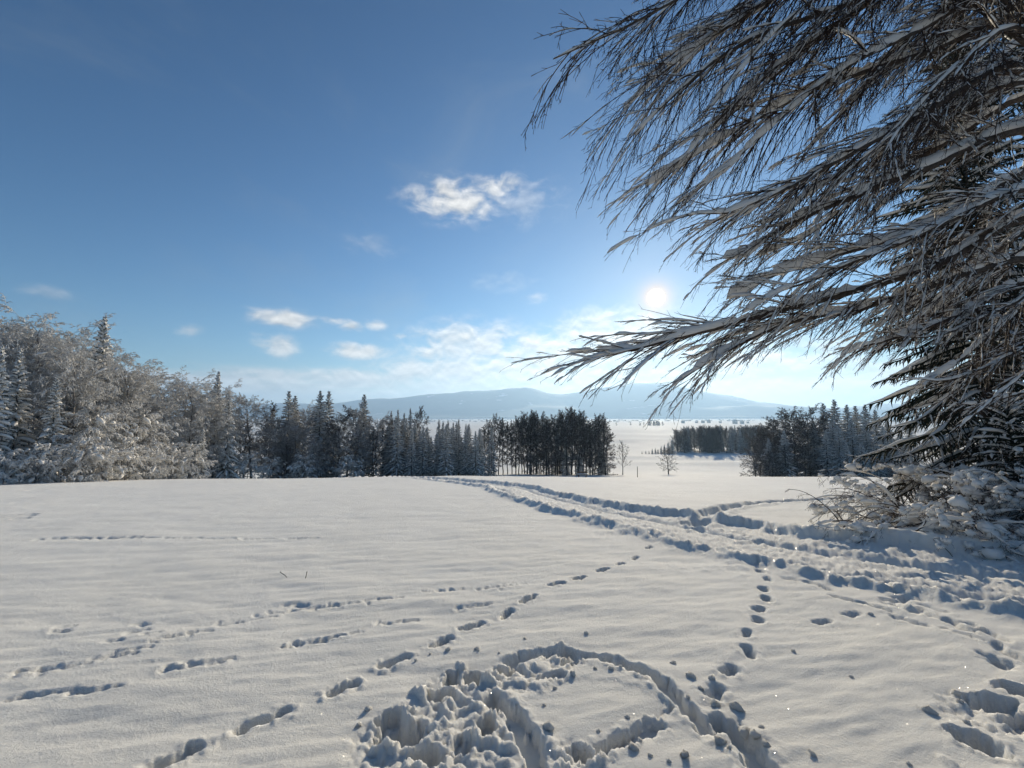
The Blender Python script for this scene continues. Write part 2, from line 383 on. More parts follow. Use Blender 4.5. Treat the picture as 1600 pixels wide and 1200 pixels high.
def slots():
    """prints in the snow: (x, y, direction, half length, half width, depth, wall softness)"""
    out = []; rng = np.random.RandomState(3)
    def line(pts, hl, hw, dp, step_on=True, skew=.0, toward=None):
        g = [hit(*p) for p in pts]
        for i, (x, y) in enumerate(g):
            j = min(i + 1, len(g) - 1); k = j - 1
            a = math.atan2(g[j][1] - g[k][1], g[j][0] - g[k][0]) if toward is None else toward
            out.append((x, y, a + rng.normal(0, .08) + skew, hl * rng.uniform(.8, 1.2), hw * rng.uniform(.85, 1.15), dp * rng.uniform(.8, 1.15), .25))
    # deep boot prints running up to the track
    line([(270, 1187), (412, 1122), (536, 1072), (616, 1030), (690, 1001), (738, 976), (792, 957), (826, 936), (870, 913), (905, 903), (942, 891), (970, 881), (993, 871), (1014, 856)], .115, .045, .10)
    line([(1118, 1080), (1140, 1046), (1170, 1020), (1166, 992), (1184, 970), (1186, 952), (1198, 936), (1192, 920), (1200, 905), (1188, 892), (1183, 880)], .06, .055, .09)
    # hare tracks with long drag marks
    d = math.radians(20)
    for pts, hl, hw, dp in (([(75, 1082), (150, 1078), (100, 1040), (300, 1042), (330, 1034), (500, 998), (530, 994), (480, 1004), (620, 971), (740, 946)], .17, .018, .032),
                            ([(60, 1043), (85, 1038), (180, 1024), (215, 1014), (270, 996), (305, 988), (365, 973), (405, 966), (440, 956), (475, 951), (515, 948), (540, 944), (590, 937), (612, 935), (690, 922), (712, 920), (765, 917), (785, 916), (810, 912)], .12, .018, .03)):
        g = [hit(*p) for p in pts]
        for (x, y) in g:
            out.append((x, y, d + rng.normal(0, .06), hl * rng.uniform(.7, 1.3), hw, dp, .5))
            for _ in range(2): out.append((x - .16 * math.cos(d) + rng.normal(0, .06), y - .16 * math.sin(d) + rng.normal(0, .05), rng.uniform(0, 3), .02, .016, dp * .8, .5))
    for pts in ([(100, 979), (235, 990), (95, 985), (470, 946), (455, 944), (178, 1001), (222, 974), (215, 985)],):
        for (x, y) in [hit(*p) for p in pts]: out.append((x, y, rng.uniform(-.4, .6), .06, .04, .03, .6))
    # tracks far off on the left and across the field
    for p in ((40, 784), (46, 778), (52, 771), (58, 766), (63, 761), (68, 757), (8, 812), (16, 808), (24, 805)):
        x, y = hit(*p); out.append((x, y, .9, .40, .20, .14, .5))
    for px in list(range(85, 250, 22)) + [290, 340, 400, 470]:
        x, y = hit(px + rng.uniform(-6, 6), 841 + rng.uniform(-1.5, 1.5)); out.append((x, y, .05, .35, .07, .05, .5))
    # streaks on the right
    for pts, hw, dp in (([(1225, 903), (1262, 909), (1296, 920)], .04, .05), ([(1303, 931), (1350, 943), (1388, 955)], .055, .06), ([(1400, 964), (1440, 976)], .05, .05),
                        ([(1362, 908), (1385, 918), (1402, 926)], .05, .06), ([(1440, 945), (1475, 956)], .04, .05), ([(1480, 970), (1512, 984)], .06, .07), ([(1535, 985), (1570, 1000)], .05, .06), ([(1478, 984), (1530, 998)], .03, .04)):
        g = [hit(*p) for p in pts]
        for (a, b), (c, e) in zip(g[:-1], g[1:]):
            out.append(((a + c) / 2, (b + e) / 2, math.atan2(e - b, c - a), math.hypot(c - a, e - b) * .55, hw, dp, .4))
    for p in ((1400, 925), (1415, 940), (1393, 938), (1408, 933), (1425, 936), (1392, 944), (1440, 955), (1445, 960), (1500, 972), (1555, 1028), (1562, 1035), (1590, 1025), (1285, 970), (1560, 1010), (1330, 958), (1425, 955)):
        x, y = hit(*p); out.append((x, y, rng.uniform(0, 3), .08, .055, .06, .4))
    return out
SLOTS = slots()
# the wallowed hollow close by: grooves (polyline, half width, depth) and pits (place, rx, ry, angle, depth)
GROOVES = [([(885, 1018), (940, 1030), (1000, 1048), (1040, 1075), (1075, 1110), (1108, 1142)], .060, .13), ([(770, 1088), (800, 1115), (822, 1145), (835, 1180), (842, 1225)], .075, .17),
           ([(945, 1166), (985, 1146), (1025, 1132)], .055, .10), ([(1128, 1128), (1160, 1150), (1182, 1180), (1195, 1215)], .085, .15),
           ([(800, 1030), (850, 1020), (885, 1018)], .07, .12), ([(930, 1172), (1000, 1130), (1050, 1108)], .015, .02)]
PITS = [(628, 1142, .17, .13, .22), (612, 1118, .10, .08, .15), (706, 1058, .07, .12, .20), (742, 1058, .10, .10, .20), (795, 1045, .13, .09, .17), (852, 1022, .08, .06, .14), (890, 1030, .09, .06, .14),
        (762, 1128, .06, .12, .16), (905, 1172, .09, .07, .14), (690, 1085, .12, .07, .12), (860, 1055, .12, .06, .07), (668, 1178, .10, .08, .14), (722, 1158, .09, .07, .10),
        (1548, 1098, .18, .10, .19), (1585, 1078, .12, .10, .17), (1530, 1160, .11, .13, .20), (1600, 1130, .10, .12, .13)]
LUMPS = [(660, 1080, .09, .10), (640, 1112, .07, .09), (720, 1040, .06, .10), (760, 1062, .07, .11), (775, 1048, .05, .10), (700, 1100, .07, .07), (745, 1100, .06, .07), (600, 1165, .08, .08), (690, 1135, .09, .08),
         (835, 1040, .06, .06), (872, 1012, .05, .07), (905, 1020, .05, .06), (740, 1148, .05, .08), (790, 1160, .05, .06), (880, 1200, .06, .08), (930, 1190, .06, .06), (650, 1195, .08, .07), (810, 1062, .08, .05), (845, 1072, .09, .05),
         (1570, 1108, .05, .06), (1500, 1098, .05, .03), (1550, 1135, .06, .05), (1575, 1150, .06, .05), (1480, 1190, .06, .05), (1010, 1062, .04, .03), (1140, 1125, .04, .05), (1170, 1145, .04, .05)]
CHURN = [((640, 1150), .42), ((720, 1085), .45), ((800, 1055), .30), ((880, 1030), .22), ((720, 1170), .45), ((900, 1190), .25), ((1560, 1120), .35), ((1140, 1135), .16)]
def detail(x, y):
    """relief of the snow close by, added to the slope"""
    z = np.zeros_like(x); r = np.hypot(x, y); n = r < 75
    X, Y, R = x[n], y[n], r[n]
    d, arc, sd = segdist(X, Y, TRACK)
    near = sst(R, 60, 12)
    # wind-packed surface
    ca, sn_ = math.cos(.22), math.sin(.22); U, Vv = X * ca + Y * sn_, -X * sn_ + Y * ca
    h = .022 * fbm(X / 2.6, Y / 1.7, 3, 21) + .013 * fbm(U / 1.3, Vv / .42, 3, 22) * near + .008 * fbm(U / .42, Vv / .14, 3, 24) * sst(R, 14, 5)
    rid = 1 - np.abs(fbm(U / .9, Vv / .22, 2, 31)); h += .010 * (rid - .7) * sst(R, 26, 6) * sst(fbm(X / 3, Y / 3, 2, 33), -.25, .35)
    # the vehicle track: bed, ruts, broken banks
    wide = 1.65 + .8 * sst(X, 3.5, 7.0)
    s = np.abs(sd) + 0; dd = np.where(d > 4.5, 9, d)
    rag = .22 * fbm(X / 1.3, Y / 1.3, 3, 41) + .06 * fbm(X / .16, Y / .16, 2, 43)
    e = dd + rag
    h = h - .17 * sst(e, wide + .06, wide - .20)
    h += .088 * np.exp(-((e - wide - .12) / .22) ** 2) * (1 + .6 * fbm(X / .24, Y / .24, 4, 44, .6))
    h += .10 * (sd > 0) * np.exp(-((e - wide - .20) / .26) ** 2) * sst(R, 7, 12) * np.clip(1 + .7 * fbm(X / .8, Y / .8, 3, 57), .2, 2)
    h -= .12 * np.exp(-((dd - .85 + .08 * fbm(X / 1.5, Y / 1.5, 2, 48)) / .20) ** 2)
    inside = sst(e, wide + .25, wide - .15)
    h += inside * (.036 * fbm(X / .42, Y / .36, 4, 45, .68) + .038 * np.abs(fbm(X / .17, Y / .15, 3, 46, .6)))
    fr = sst(d + 1.4 * fbm(X / 1.8, Y / 1.8, 3, 47), 3.2, 1.3) * sst(R, 22, 13) * sst(X, .8, 3.0)
    h += fr * (1 - inside) * .034 * fbm(X / .30, Y / .40, 4, 49, .6)
    # narrower trodden path off to the right
    d2, _, _ = segdist(X, Y, BRANCHPATH); e2 = d2 + .12 * fbm(X / .6, Y / .6, 3, 51)
    h += -.16 * sst(e2, .42, .18) + .07 * np.exp(-((e2 - .5) / .16) ** 2) + sst(e2, .6, .2) * .05 * fbm(X / .35, Y / .35, 3, 52)
    # a snow drift under the bushes
    bx = np.exp(-(((X - 10.5) / 3.2) ** 2 + ((Y - 9.6) / 1.6) ** 2)); h += .28 * bx + .05 * bx * fbm(X / .7, Y / .7, 3, 55)
    z[n] = h
    # prints
    for (cx, cyy, a, hl, hw, dp, soft) in SLOTS:
        R0 = hl + hw + .35
        k = np.where((np.abs(x - cx) < R0) & (np.abs(y - cyy) < R0))[0]
        if len(k) == 0: continue
        ux, uy = x[k] - cx, y[k] - cyy; p = ux * math.cos(a) + uy * math.sin(a); q = -ux * math.sin(a) + uy * math.cos(a)
        q = q + .026 * fbm(x[k] / .11, y[k] / .11, 3, 61); sdv = np.hypot(np.maximum(np.abs(p) - hl, 0), q) - hw
        z[k] -= .75 * dp * sst(sdv, .008 + soft * .02, -hw * (.3 + soft)) ; z[k] += .012 * (dp / .1) * np.exp(-((sdv - .04) / .03) ** 2) * np.clip(.5 + 1.2 * fbm(x[k] / .07, y[k] / .07, 2, 62), 0, 1.5)
    k = np.where((r < 6.5) & (y > .8))[0]; X, Y = x[k], y[k]; h = np.zeros(len(k))
    wx, wy = X + .034 * fbm(X / .13, Y / .13, 4, 71, .62), Y + .034 * fbm(X / .13, Y / .13, 4, 75, .62)
    ch = np.zeros(len(k))
    for p, rad in CHURN:
        cx, cyy = hit(*p); ch = np.maximum(ch, sst(np.hypot(wx - cx, wy - cyy), rad, rad * .55))
    # flattened seat of the hollow
    cx, cyy = hit(930, 1105); seat = sst(np.hypot((wx - cx) / .55, (wy - cyy) / .42), 1.0, .82); h -= .012 * seat
    bill = np.abs(fbm(X / .17, Y / .17, 3, 81)); h += ch * (-.024 + .022 * bill + .020 * fbm(X / .07, Y / .07, 3, 82, .5))
    for px, py, rad, ht in LUMPS:
        cx, cyy = hit(px, py); q = np.hypot(wx - cx, wy - cyy) / rad; h += ht * .48 * sst(q, 1.1, .3) * (1 + .4 * fbm(X / .05, Y / .05, 3, 83, .6))
    for (px, py, rx, ry, dp) in PITS:
        cx, cyy = hit(px, py); q = np.hypot((wx - cx) / rx, (wy - cyy) / ry); h -= dp * .54 * sst(q, 1.10, .70); h += .015 * np.exp(-((q - 1.2) / .15) ** 2)
    for pts, hw, dp in GROOVES:
        g = smooth_line([hit(*p) for p in pts], 4); dg, _, _ = segdist(wx, wy, g); h -= dp * .54 * sst(dg, hw * 1.12, hw * .55); h += .012 * np.exp(-((dg - hw * 1.5) / (hw * .4)) ** 2) * np.clip(.6 + 1.2 * fbm(X / .08, Y / .08, 2, 85), 0, 1.6)
    # crumbs
    cr = perlin(X / .045, Y / .045, 91); h += .012 * sst(cr, .62, .85) * (.35 + ch) * sst(fbm(X / .8, Y / .8, 2, 92), -.2, .3)
    z[k] += h
    return z

def snow_field():
    rr = [.25, .6, 1.0, 1.4]
    while rr[-1] < 13000: rr.append(rr[-1] + .0044 * rr[-1] ** 1.36)
    rr = np.array(rr)
    fine = np.arange(-58.5, 58.51, .152); side = np.linspace(59, 301, 70)[1:-1]
    az = np.radians(np.concatenate([fine, side])); nA, nR = len(az), len(rr)
    A, R = np.meshgrid(az, rr); x, y = (R * np.sin(A)).ravel(), (R * np.cos(A)).ravel()
    z = land(x, y) + detail(x, y)
    V = np.stack([x, y, z], -1)
    i = np.arange(nR - 1)[:, None]; j = np.arange(nA)[None, :]; j2 = (j + 1) % nA
    F = np.stack([i * nA + j, i * nA + j2, (i + 1) * nA + j2, (i + 1) * nA + j], -1).reshape(-1, 4)[:, ::-1]
    me = mesh("snow_field", [(V, F, 0)], [M_SNOW])
    obj("snow_field", me, kind="structure", label="wide snow covered field sloping down to the valley with tracks and prints")
snow_field()

# ------------------------------------------------------------------ far hills
def hills():
    m, T, b = material("wooded_hillside")
    co = T.new('ShaderNodeTexCoord').outputs['Object']
    n = T.noise(co, .0022, 6, .6); n2 = T.noise(co, .012, 4, .6)
    f = T.step(T.m('ADD', n, T.m('MULTIPLY', T.m('SUBTRACT', n2, .5), .35)), .62, .74)
    T.put(b.inputs['Base Color'], T.mix(f, (.035, .045, .045, 1), (.45, .47, .50, 1))); b.inputs['Roughness'].default_value = .9
    pts = [(-900, 628), (-300, 622), (0, 632), (250, 626), (420, 632), (520, 630), (600, 624), (660, 618), (720, 613), (780, 608), (822, 606), (850, 614), (880, 616), (920, 609), (980, 600), (1030, 598), (1085, 611), (1130, 618), (1170, 627), (1220, 633), (1260, 641), (1330, 638), (1375, 631), (1420, 640), (1700, 634), (2400, 628)]
    D = 9000.0
    xs = np.array([at(p, q, D)[0] for p, q in pts]); hs = np.array([at(p, q, D)[2] for p, q in pts])
    gx = np.linspace(-24000, 24000, 420); gy = np.linspace(6400, 12500, 70)
    X, Y = np.meshgrid(gx, gy)
    ridge = np.interp(X * D / 9000, xs, hs); k = np.exp(-((Y - 9000) / 1500) ** 2)
    rad = np.hypot(X, Y)
    n_ = fbm(X / 900, Y / 1100, 5, 101)
    k2 = np.exp(-((Y - 7100) / 420) ** 2) * (1 - k)
    Z = -60 + (ridge + 60) * k + 70 * n_ * k * (1 - .6 * k) + 14 * fbm(X / 260, Y / 300, 3, 105) * k + k2 * 230 * np.clip(.25 + fbm(X / 1900, Y / 4000, 3, 109), 0, 1)
    keep = rad < 26000
    V = np.stack([X, Y, Z], -1).reshape(-1, 3); nX, nY = len(gx), len(gy)
    i = np.arange(nY - 1)[:, None]; j = np.arange(nX - 1)[None, :]
    F = np.stack([i * nX + j, i * nX + j + 1, (i + 1) * nX + j + 1, (i + 1) * nX + j], -1).reshape(-1, 4)
    me = mesh("hills", [(V, F, 0)], [m])
    obj("hills", me, kind="structure", label="long blue wooded mountain ridge on the horizon")
hills()

# ------------------------------------------------------------------ trees
def trunk_line(h, K, rng, wob=.15):
    P = np.zeros((1, K, 3)); P[0, :, 2] = np.linspace(-.6, h, K)
    w = np.cumsum(rng.normal(0, wob, (K, 2)), 0); w -= w[0]; P[0, :, :2] = w * np.linspace(0, 1, K)[:, None] ** .5
    return P
def broadleaf(seed, h, r, crown, t0, n1, n2, n3, n4, mat_tw, mat_tr, droop, ang, r4, snow=0.0, spread=1.0, shape=.5, topw=.45, pads=0):
    """trunk and crown meshes of a leafless tree"""
    rng = np.random.default_rng(seed)
    P0 = trunk_line(h * (.86 if topw > .3 else .96), 12, rng, .012 * h); R0 = (r * np.linspace(1, .12, 12) ** .8)[None]
    t = (t0 + (1 - t0) * ((np.arange(n1) + rng.random(n1)) / n1) ** .82)[None]
    t = np.clip(t, 0, .985)
    pos, T = along(P0, t); ph = np.arange(n1) * 2.4 + rng.normal(0, .4, n1)
    tt = (t[0] - t0) / (1 - t0)
    prof_ = np.clip(np.sin(math.pi * np.clip(shape * .55 + tt * (1 - shape * .55), 0, 1)) ** .7, topw, 1)
    a = ang[0] + (ang[1] - ang[0]) * tt + rng.normal(0, .1, n1)
    d = np.stack([np.cos(ph) * np.sin(a), np.sin(ph) * np.sin(a), np.cos(a)], -1)
    L1 = crown * prof_ / np.maximum(np.sin(a), .6) * rng.uniform(.80, 1.08, n1)
    P1 = grow(pos[0], d, L1, 8, rng, droop * (.6 + .9 * tt ** 2), .16); R1 = np.maximum(r * .34 * (1 - .75 * tt), .03)[:, None] * np.linspace(1, .3, 8)[None]
    P2, R2 = spawn(P1, R1, n2, rng, .12, .98, .50, (.4, .9), 6, droop, .2, .55, .016)
    P3, R3 = spawn(P2, R2, n3, rng, .10, .98, .50, (.4, .95), 4, droop * 1.1, .25, .6, r4 * 1.25)
    parts = [tubes(P1, R1, 5) + (1,), tubes(P2, R2, 4, phase=.78) + (0,), tubes(P3, R3, 3, phase=.52) + (0,)]
    if n4:
        P4, R4 = spawn(P3, R3, n4, rng, .15, 1.0, .62, (.35, .9), 2, droop * 1.2, .25, .8, r4)
        parts.append(tubes(P4, R4, 3, phase=.52) + (0,))
    if snow > 0:
        V, F = snow_on(P2, R2, rng, .045 * snow, .06 * snow, .75, Ksub=7); parts.append((V, F, 2))
        V, F = snow_on(P3, R3, rng, .035 * snow, .05 * snow, .7, S=4); parts.append((V, F, 2))
    if pads:
        k = rng.choice(len(P2), min(pads, len(P2)), replace=False)
        V, F = snow_on(P2[k], R2[k] * 2, rng, .22, .16, .7, Ksub=7); parts.append((V, F, 2))
    tr = mesh("trunk", [tubes(P0, R0, 8) + (0,)], [mat_tr])
    cr = mesh("crown", parts, [mat_tw, mat_tr, M_SNOWB])
    return [("trunk", tr), ("crown", cr)]
def spruce(seed, h, rad, nb, ntw, snow, t0=.04, mat=None, taper=.85, sz=1.0, lf=.42, S2=4):
    rng = np.random.default_rng(seed); mat = mat or M_NEEDLE
    P0 = trunk_line(h, 10, rng, .03); R0 = (.011 * h * np.linspace(1, .08, 10))[None]
    t = t0 + (1 - t0) * ((np.arange(nb) + rng.random(nb)) / nb) ** .92; t = np.clip(t, 0, .985)
    pos, _ = along(P0, t[None]); ph = np.arange(nb) * 2.399 + rng.normal(0, .3, nb)
    L = rad * (1 - t) ** taper * rng.uniform(.55, 1.18, nb) + .18
    a = 1.25 + .55 * (1 - t) - .75 * t ** 3 + rng.normal(0, .08, nb)
    d = np.stack([np.cos(ph) * np.sin(a), np.sin(ph) * np.sin(a), np.cos(a)], -1)
    P1 = grow(pos[0], d, L, 6, rng, .55, .06); P1[:, -1, 2] += L * .06
    R1 = (.025 + .012 * L)[:, None] * np.linspace(1, .25, 6)[None]
    P2, R2 = spawn(P1, R1 * 0 + .075 * sz, ntw, rng, .10, 1.0, lf, (.6, 1.0), 3, 1.1, .12, 1.0, .03 * sz, planar=.75, tipf=.6, Lmax=1.5)
    R2 = R2 * np.array((.9, 1.15, .3))[None]
    parts = [tubes(P1, R1, 4) + (0,), tubes(P2, R2, S2, flat=.55, wide=1.2, phase=0) + (0,)]
    top = P0[:, -3:]; parts.append(tubes(top, np.array([[.08, .06, .02]]), 4) + (0,))
    if snow > 0:
        Rs = (.05 + .05 * L * snow)[:, None] * np.array((.35, .8, 1.1, 1.15, 1.0, .55))[None]
        V, F = snow_on(P1, Rs, rng, .04 * snow, .07 * snow, .45 + .4 * min(snow, 1.0), S=5); sn = [(V, F, 0)]
        k = rng.random(len(P2)) < .55 * min(snow, 1.2)
        V, F = snow_on(P2[k], R2[k] * .7, rng, .03, .05 * snow, .8, S=4); sn.append((V, F, 0))
    out = [("trunk", mesh("trunk", [tubes(P0, R0, 7) + (0,)], [M_TRUNK])), ("crown", mesh("crown", parts, [mat]))]
    if snow > 0: out.append(("snow_load", mesh("snow_load", sn, [M_SNOWB])))
    return out

KIND = {}
for i in range(1):
    KIND['beech%d' % i] = broadleaf(11 + i, 22, .26, 6.2, .06, 46, 8, 8, 6, M_FROST, M_RTRUNK, .45, (1.40, .70), .026, pads=16, topw=.6)
KIND['beech1'] = KIND['beech2'] = KIND['beech0']
KIND['rime0'] = broadleaf(31, 20, .26, 5.6, .08, 42, 8, 8, 5, M_RIME, M_RTRUNK, .25, (1.35, .62), .026, topw=.55)
for i in range(2):
    KIND['slim%d' % i] = broadleaf(41 + i, 22, .22, 3.3 + .5 * i, .10 + .06 * i, 32, 8, 7, 6, M_DARKTWIG, M_TRUNK, -.05, (1.2, .35), .026, topw=.3)
KIND['slim2'] = KIND['slim1']
KIND['round0'] = broadleaf(51, 20, .30, 6.0, .04, 36, 9, 7, 6, M_DARKTWIG, M_TRUNK, .1, (1.45, .5), .030, shape=.85)
KIND['lone0'] = broadleaf(61, 12, .26, 5.0, .16, 26, 7, 5, 3, M_DARKTWIG, M_TRUNK, .15, (1.5, .35), .020, shape=.9)
KIND['small0'] = broadleaf(71, 12, .16, 2.9, .22, 18, 6, 5, 3, M_DARKTWIG, M_TRUNK, -.2, (1.0, .35), .018)
KIND['shrub0'] = broadleaf(81, 6, .10, 3.2, .02, 24, 7, 6, 3, M_FROST, M_RTRUNK, .9, (1.2, .5), .022, snow=.8, pads=30)
KIND['snowspruce0'] = spruce(91, 20, 3.4, 170, 10, 1.4)
KIND['snowspruce1'] = KIND['snowspruce0']
for i in range(2):
    KIND['spruce%d' % i] = spruce(95 + i, 20, 3.6 + .3 * i, 180, 11, .8)
KIND['spruce2'] = KIND['spruce1']
used = {}
def top_of(parts):
    z = 0
    for n, m in parts:
        v = np.empty(len(m.vertices) * 3, np.float32); m.vertices.foreach_get('co', v); z = max(z, float(v[2::3].max()))
    return z
TOPS = {k: top_of(v) for k, v in KIND.items()}
def tree(kind, x, y, h, name, label, cat, group, rz=None, w=1.0):
    """one tree: an Empty at its foot with its trunk, crown and snow"""
    parts = KIND[kind]; base_h = TOPS[kind]
    e = empty(name, (x, y, land1(x, y) - .05), label, cat, group)
    s = h / base_h; e.scale = (s * w, s * w, s); e.rotation_euler = (0, 0, TR.uniform(0, 6.28) if rz is None else rz)
    first = used.get(kind)
    if first is None: used[kind] = [obj(n, m, e) for n, m in parts]
    else:
        for c in first:
            o = c.copy(); COL.objects.link(o); o.parent = e
    return e
TR = random.Random(5)
def by_top(kind, px, row, y, *a, **k):
    """a tree whose top is seen at (px, row), standing y metres ahead"""
    p = at(px, row, y); h = p[2] - land1(p[0], y) + .05
    return tree(kind, p[0], y, h, *a, **k)
G_L, G_M, G_S, G_C, G_R, G_F = ("frosted trees along the left forest edge", "mixed trees in the middle of the forest edge", "dense row of young spruces below the field", "tall bare trees in the central grove", "trees in the right hand grove", "trees of the far wood in the valley")
BW, SPR = "broadleaf tree", "spruce"
# --- left forest edge
for k, px, row, y, lab in (('beech0', 22, 474, 54, "huge frosted broadleaf tree at the outer left end of the forest edge"),
                           ('beech1', 92, 470, 57, "tallest frosted broadleaf tree, its rounded top left of the lone high spruce tip"),
                           ('beech2', 140, 512, 55, "frosted broadleaf tree with bare forked limbs showing in its crown"),
                           ('beech0', 205, 540, 64, "frosted broadleaf tree just right of the high spruce tip"),
                           ('beech1', 252, 556, 70, "frosted broadleaf tree at mid slope of the descending left skyline"),
                           ('beech2', 305, 575, 76, "last frosted broadleaf tree before the pair of snowy spruces")):
    by_top(k, px, row, y, 'broadleaf_tree', lab, BW, G_L)
for px, row, y in ((-60, 470, 56), (55, 482, 66), (115, 490, 70), (170, 530, 74), (225, 552, 80), (280, 572, 88), (-20, 480, 68), (330, 590, 90), (75, 500, 60), (190, 560, 66), (260, 585, 74), (35, 505, 58), (315, 600, 78), (120, 530, 58)):
    by_top('beech%d' % TR.randrange(3), px, row, y, 'broadleaf_tree', "frosted broadleaf tree in the back rows of the left forest", BW, G_L, w=1.2)
for k, px, row, y, lab in (('snowspruce0', 165, 494, 62, "snowy spruce whose narrow tip sticks out above the left broadleaf crowns"),
                           ('snowspruce1', 4, 540, 47, "heavily snow laden spruce cut by the left end of the view"),
                           ('snowspruce0', 34, 544, 50, "slender snow laden spruce in front of the leftmost broadleaf trees"),
                           ('snowspruce1', 90, 585, 51, "short spruce bowed under thick snow, beneath the tallest frosted tree"),
                           ('snowspruce1', 341, 580, 82, "taller of the two snowy spruces at the end of the frosted trees"),
                           ('snowspruce0', 358, 611, 80, "lower snowy spruce leaning close on the right of the taller one"),
                           ('snowspruce0', 318, 668, 70, "small snow covered spruce at the foot of the last frosted tree")):
    by_top(k, px, row, y, 'spruce_tree', lab, SPR, G_L)
for px, row, y in ((-30, 690, 46), (10, 700, 45), (60, 690, 47), (100, 700, 50), (130, 680, 50), (165, 690, 52), (200, 680, 56), (235, 690, 60), (270, 690, 64), (300, 690, 67), (150, 640, 54), (220, 640, 62)):
    by_top('shrub0', px, row, y, 'snowy_shrub', "low snow bent shrub along the foot of the left forest edge", "shrub", "snow bent shrubs along the forest foot")
# --- middle of the edge
for k, px, row, y, lab in (('rime0', 400, 604, 92, "round pale grey rimed tree alone between the spruce pairs"),
                           ('rime0', 545, 628, 104, "broad rimed tree right of the tall spruce pair"),
                           ('rime0', 590, 640, 104, "pale rimed tree beneath the single dark spruce tip"),
                           ('slim1', 655, 633, 122, "narrow bare tree rising behind the young spruces")):
    by_top(k, px, row, y, 'broadleaf_tree', lab, BW, G_M, w=1.1)
for k, px, row, y, lab in (('spruce0', 452, 611, 98, "dark spruce standing right of the round rimed tree"),
                           ('spruce1', 462, 618, 101, "shorter twin behind the dark spruce near the round rimed tree"),
                           ('spruce2', 501, 610, 100, "left spruce of the tall close pair"),
                           ('spruce0', 514, 611, 102, "right spruce of the tall close pair"),
                           ('spruce1', 570, 616, 108, "single dark spruce tip above the rimed crowns")):
    by_top(k, px, row, y, 'spruce_tree', lab, SPR, G_M, w=1.35)
for px, row, y in ((375, 640, 98), (425, 625, 104), (440, 640, 96), (478, 632, 98), (480, 622, 112), (530, 640, 98), (560, 632, 114), (612, 648, 112), (430, 660, 92), (385, 655, 92), (415, 650, 100), (470, 655, 94), (500, 650, 108), (525, 665, 96), (555, 660, 98), (585, 665, 102), (600, 655, 108), (488, 680, 92), (450, 690, 90)):
    by_top(TR.choice(['rime0', 'round0', 'slim0', 'rime0']), px, row, y, 'broadleaf_tree', "grey bare tree filling the middle of the forest edge", BW, G_M, w=1.15)
for px, row, y in ((388, 706, 84), (425, 712, 87), (475, 708, 90), (545, 710, 94)):
    by_top('shrub0', px, row, y, 'snowy_shrub', "snowy shrub at the foot of the middle forest edge", "shrub", "snowy shrubs below the middle trees")
# --- spruce row
for i in range(30):
    px = 606 + i * 5.0 + TR.uniform(-3, 3); row = 666 + TR.uniform(-9, 15) - 8 * (px < 660) + .02 * (px - 600)
    by_top('spruce%d' % TR.randrange(3), px, row, 107 + TR.uniform(-4, 5), 'spruce_tree', "dark young spruce dusted with snow in the dense row", SPR, G_S, w=TR.uniform(1.05, 1.4))
for px, row in ((612, 642), (622, 640), (632, 645), (641, 638), (686, 655), (700, 657), (708, 660), (717, 655), (728, 662)):
    by_top('spruce%d' % TR.randrange(3), px, row, 118, 'spruce_tree', "taller spruce tip showing behind the dense young row", SPR, "taller spruces behind the young row", w=.9)
by_top('spruce2', 768, 668, 118, 'spruce_tree', "spruce in front of the bare trees, right of the dense young row", SPR, G_C)
# --- central grove
for i, (px, row) in enumerate(((758, 662), (764, 655), (772, 645), (779, 650), (786, 652), (793, 658), (800, 655), (806, 652))):
    by_top('slim%d' % (i % 3), px, row, 130 + 2 * i, 'bare_tree', "bare slender tree at the left end of the central grove", BW, G_C)
for i in range(38):
    px = 812 + i * 3.55 + TR.uniform(-2, 2); row = 645 + 7 * math.sin(px / 9.0) + TR.uniform(-7, 9) + (10 if px > 940 else 0)
    by_top('slim%d' % TR.randrange(3), px, row, 140 + TR.uniform(-6, 12), 'bare_tree', "tall bare tree with a straight dark trunk in the central grove", BW, G_C, w=TR.uniform(.9, 1.35))
for px, row, y in ((806, 700, 134), (830, 705, 136), (858, 700, 138), (884, 696, 137), (905, 704, 136), (926, 698, 138), (940, 690, 140), (845, 690, 150), (870, 685, 152), (915, 680, 152)):
    by_top(TR.choice(['round0', 'spruce1', 'small0']), px, row, y, 'understorey_tree', "small dark tree growing low between the trunks of the central grove", BW, "small trees under the central grove", w=1.5)
by_top('round0', 948, 662, 140, 'bare_tree', "bushy tree closing the right end of the central grove", BW, G_C, w=.8)
by_top('small0', 972, 687, 142, 'bare_tree', "small thin bare tree standing apart just right of the central grove", BW, None)
by_top('lone0', 1043, 697, 150, 'bare_tree', "lone spreading bare tree on the open snow", BW, None, w=1.15)
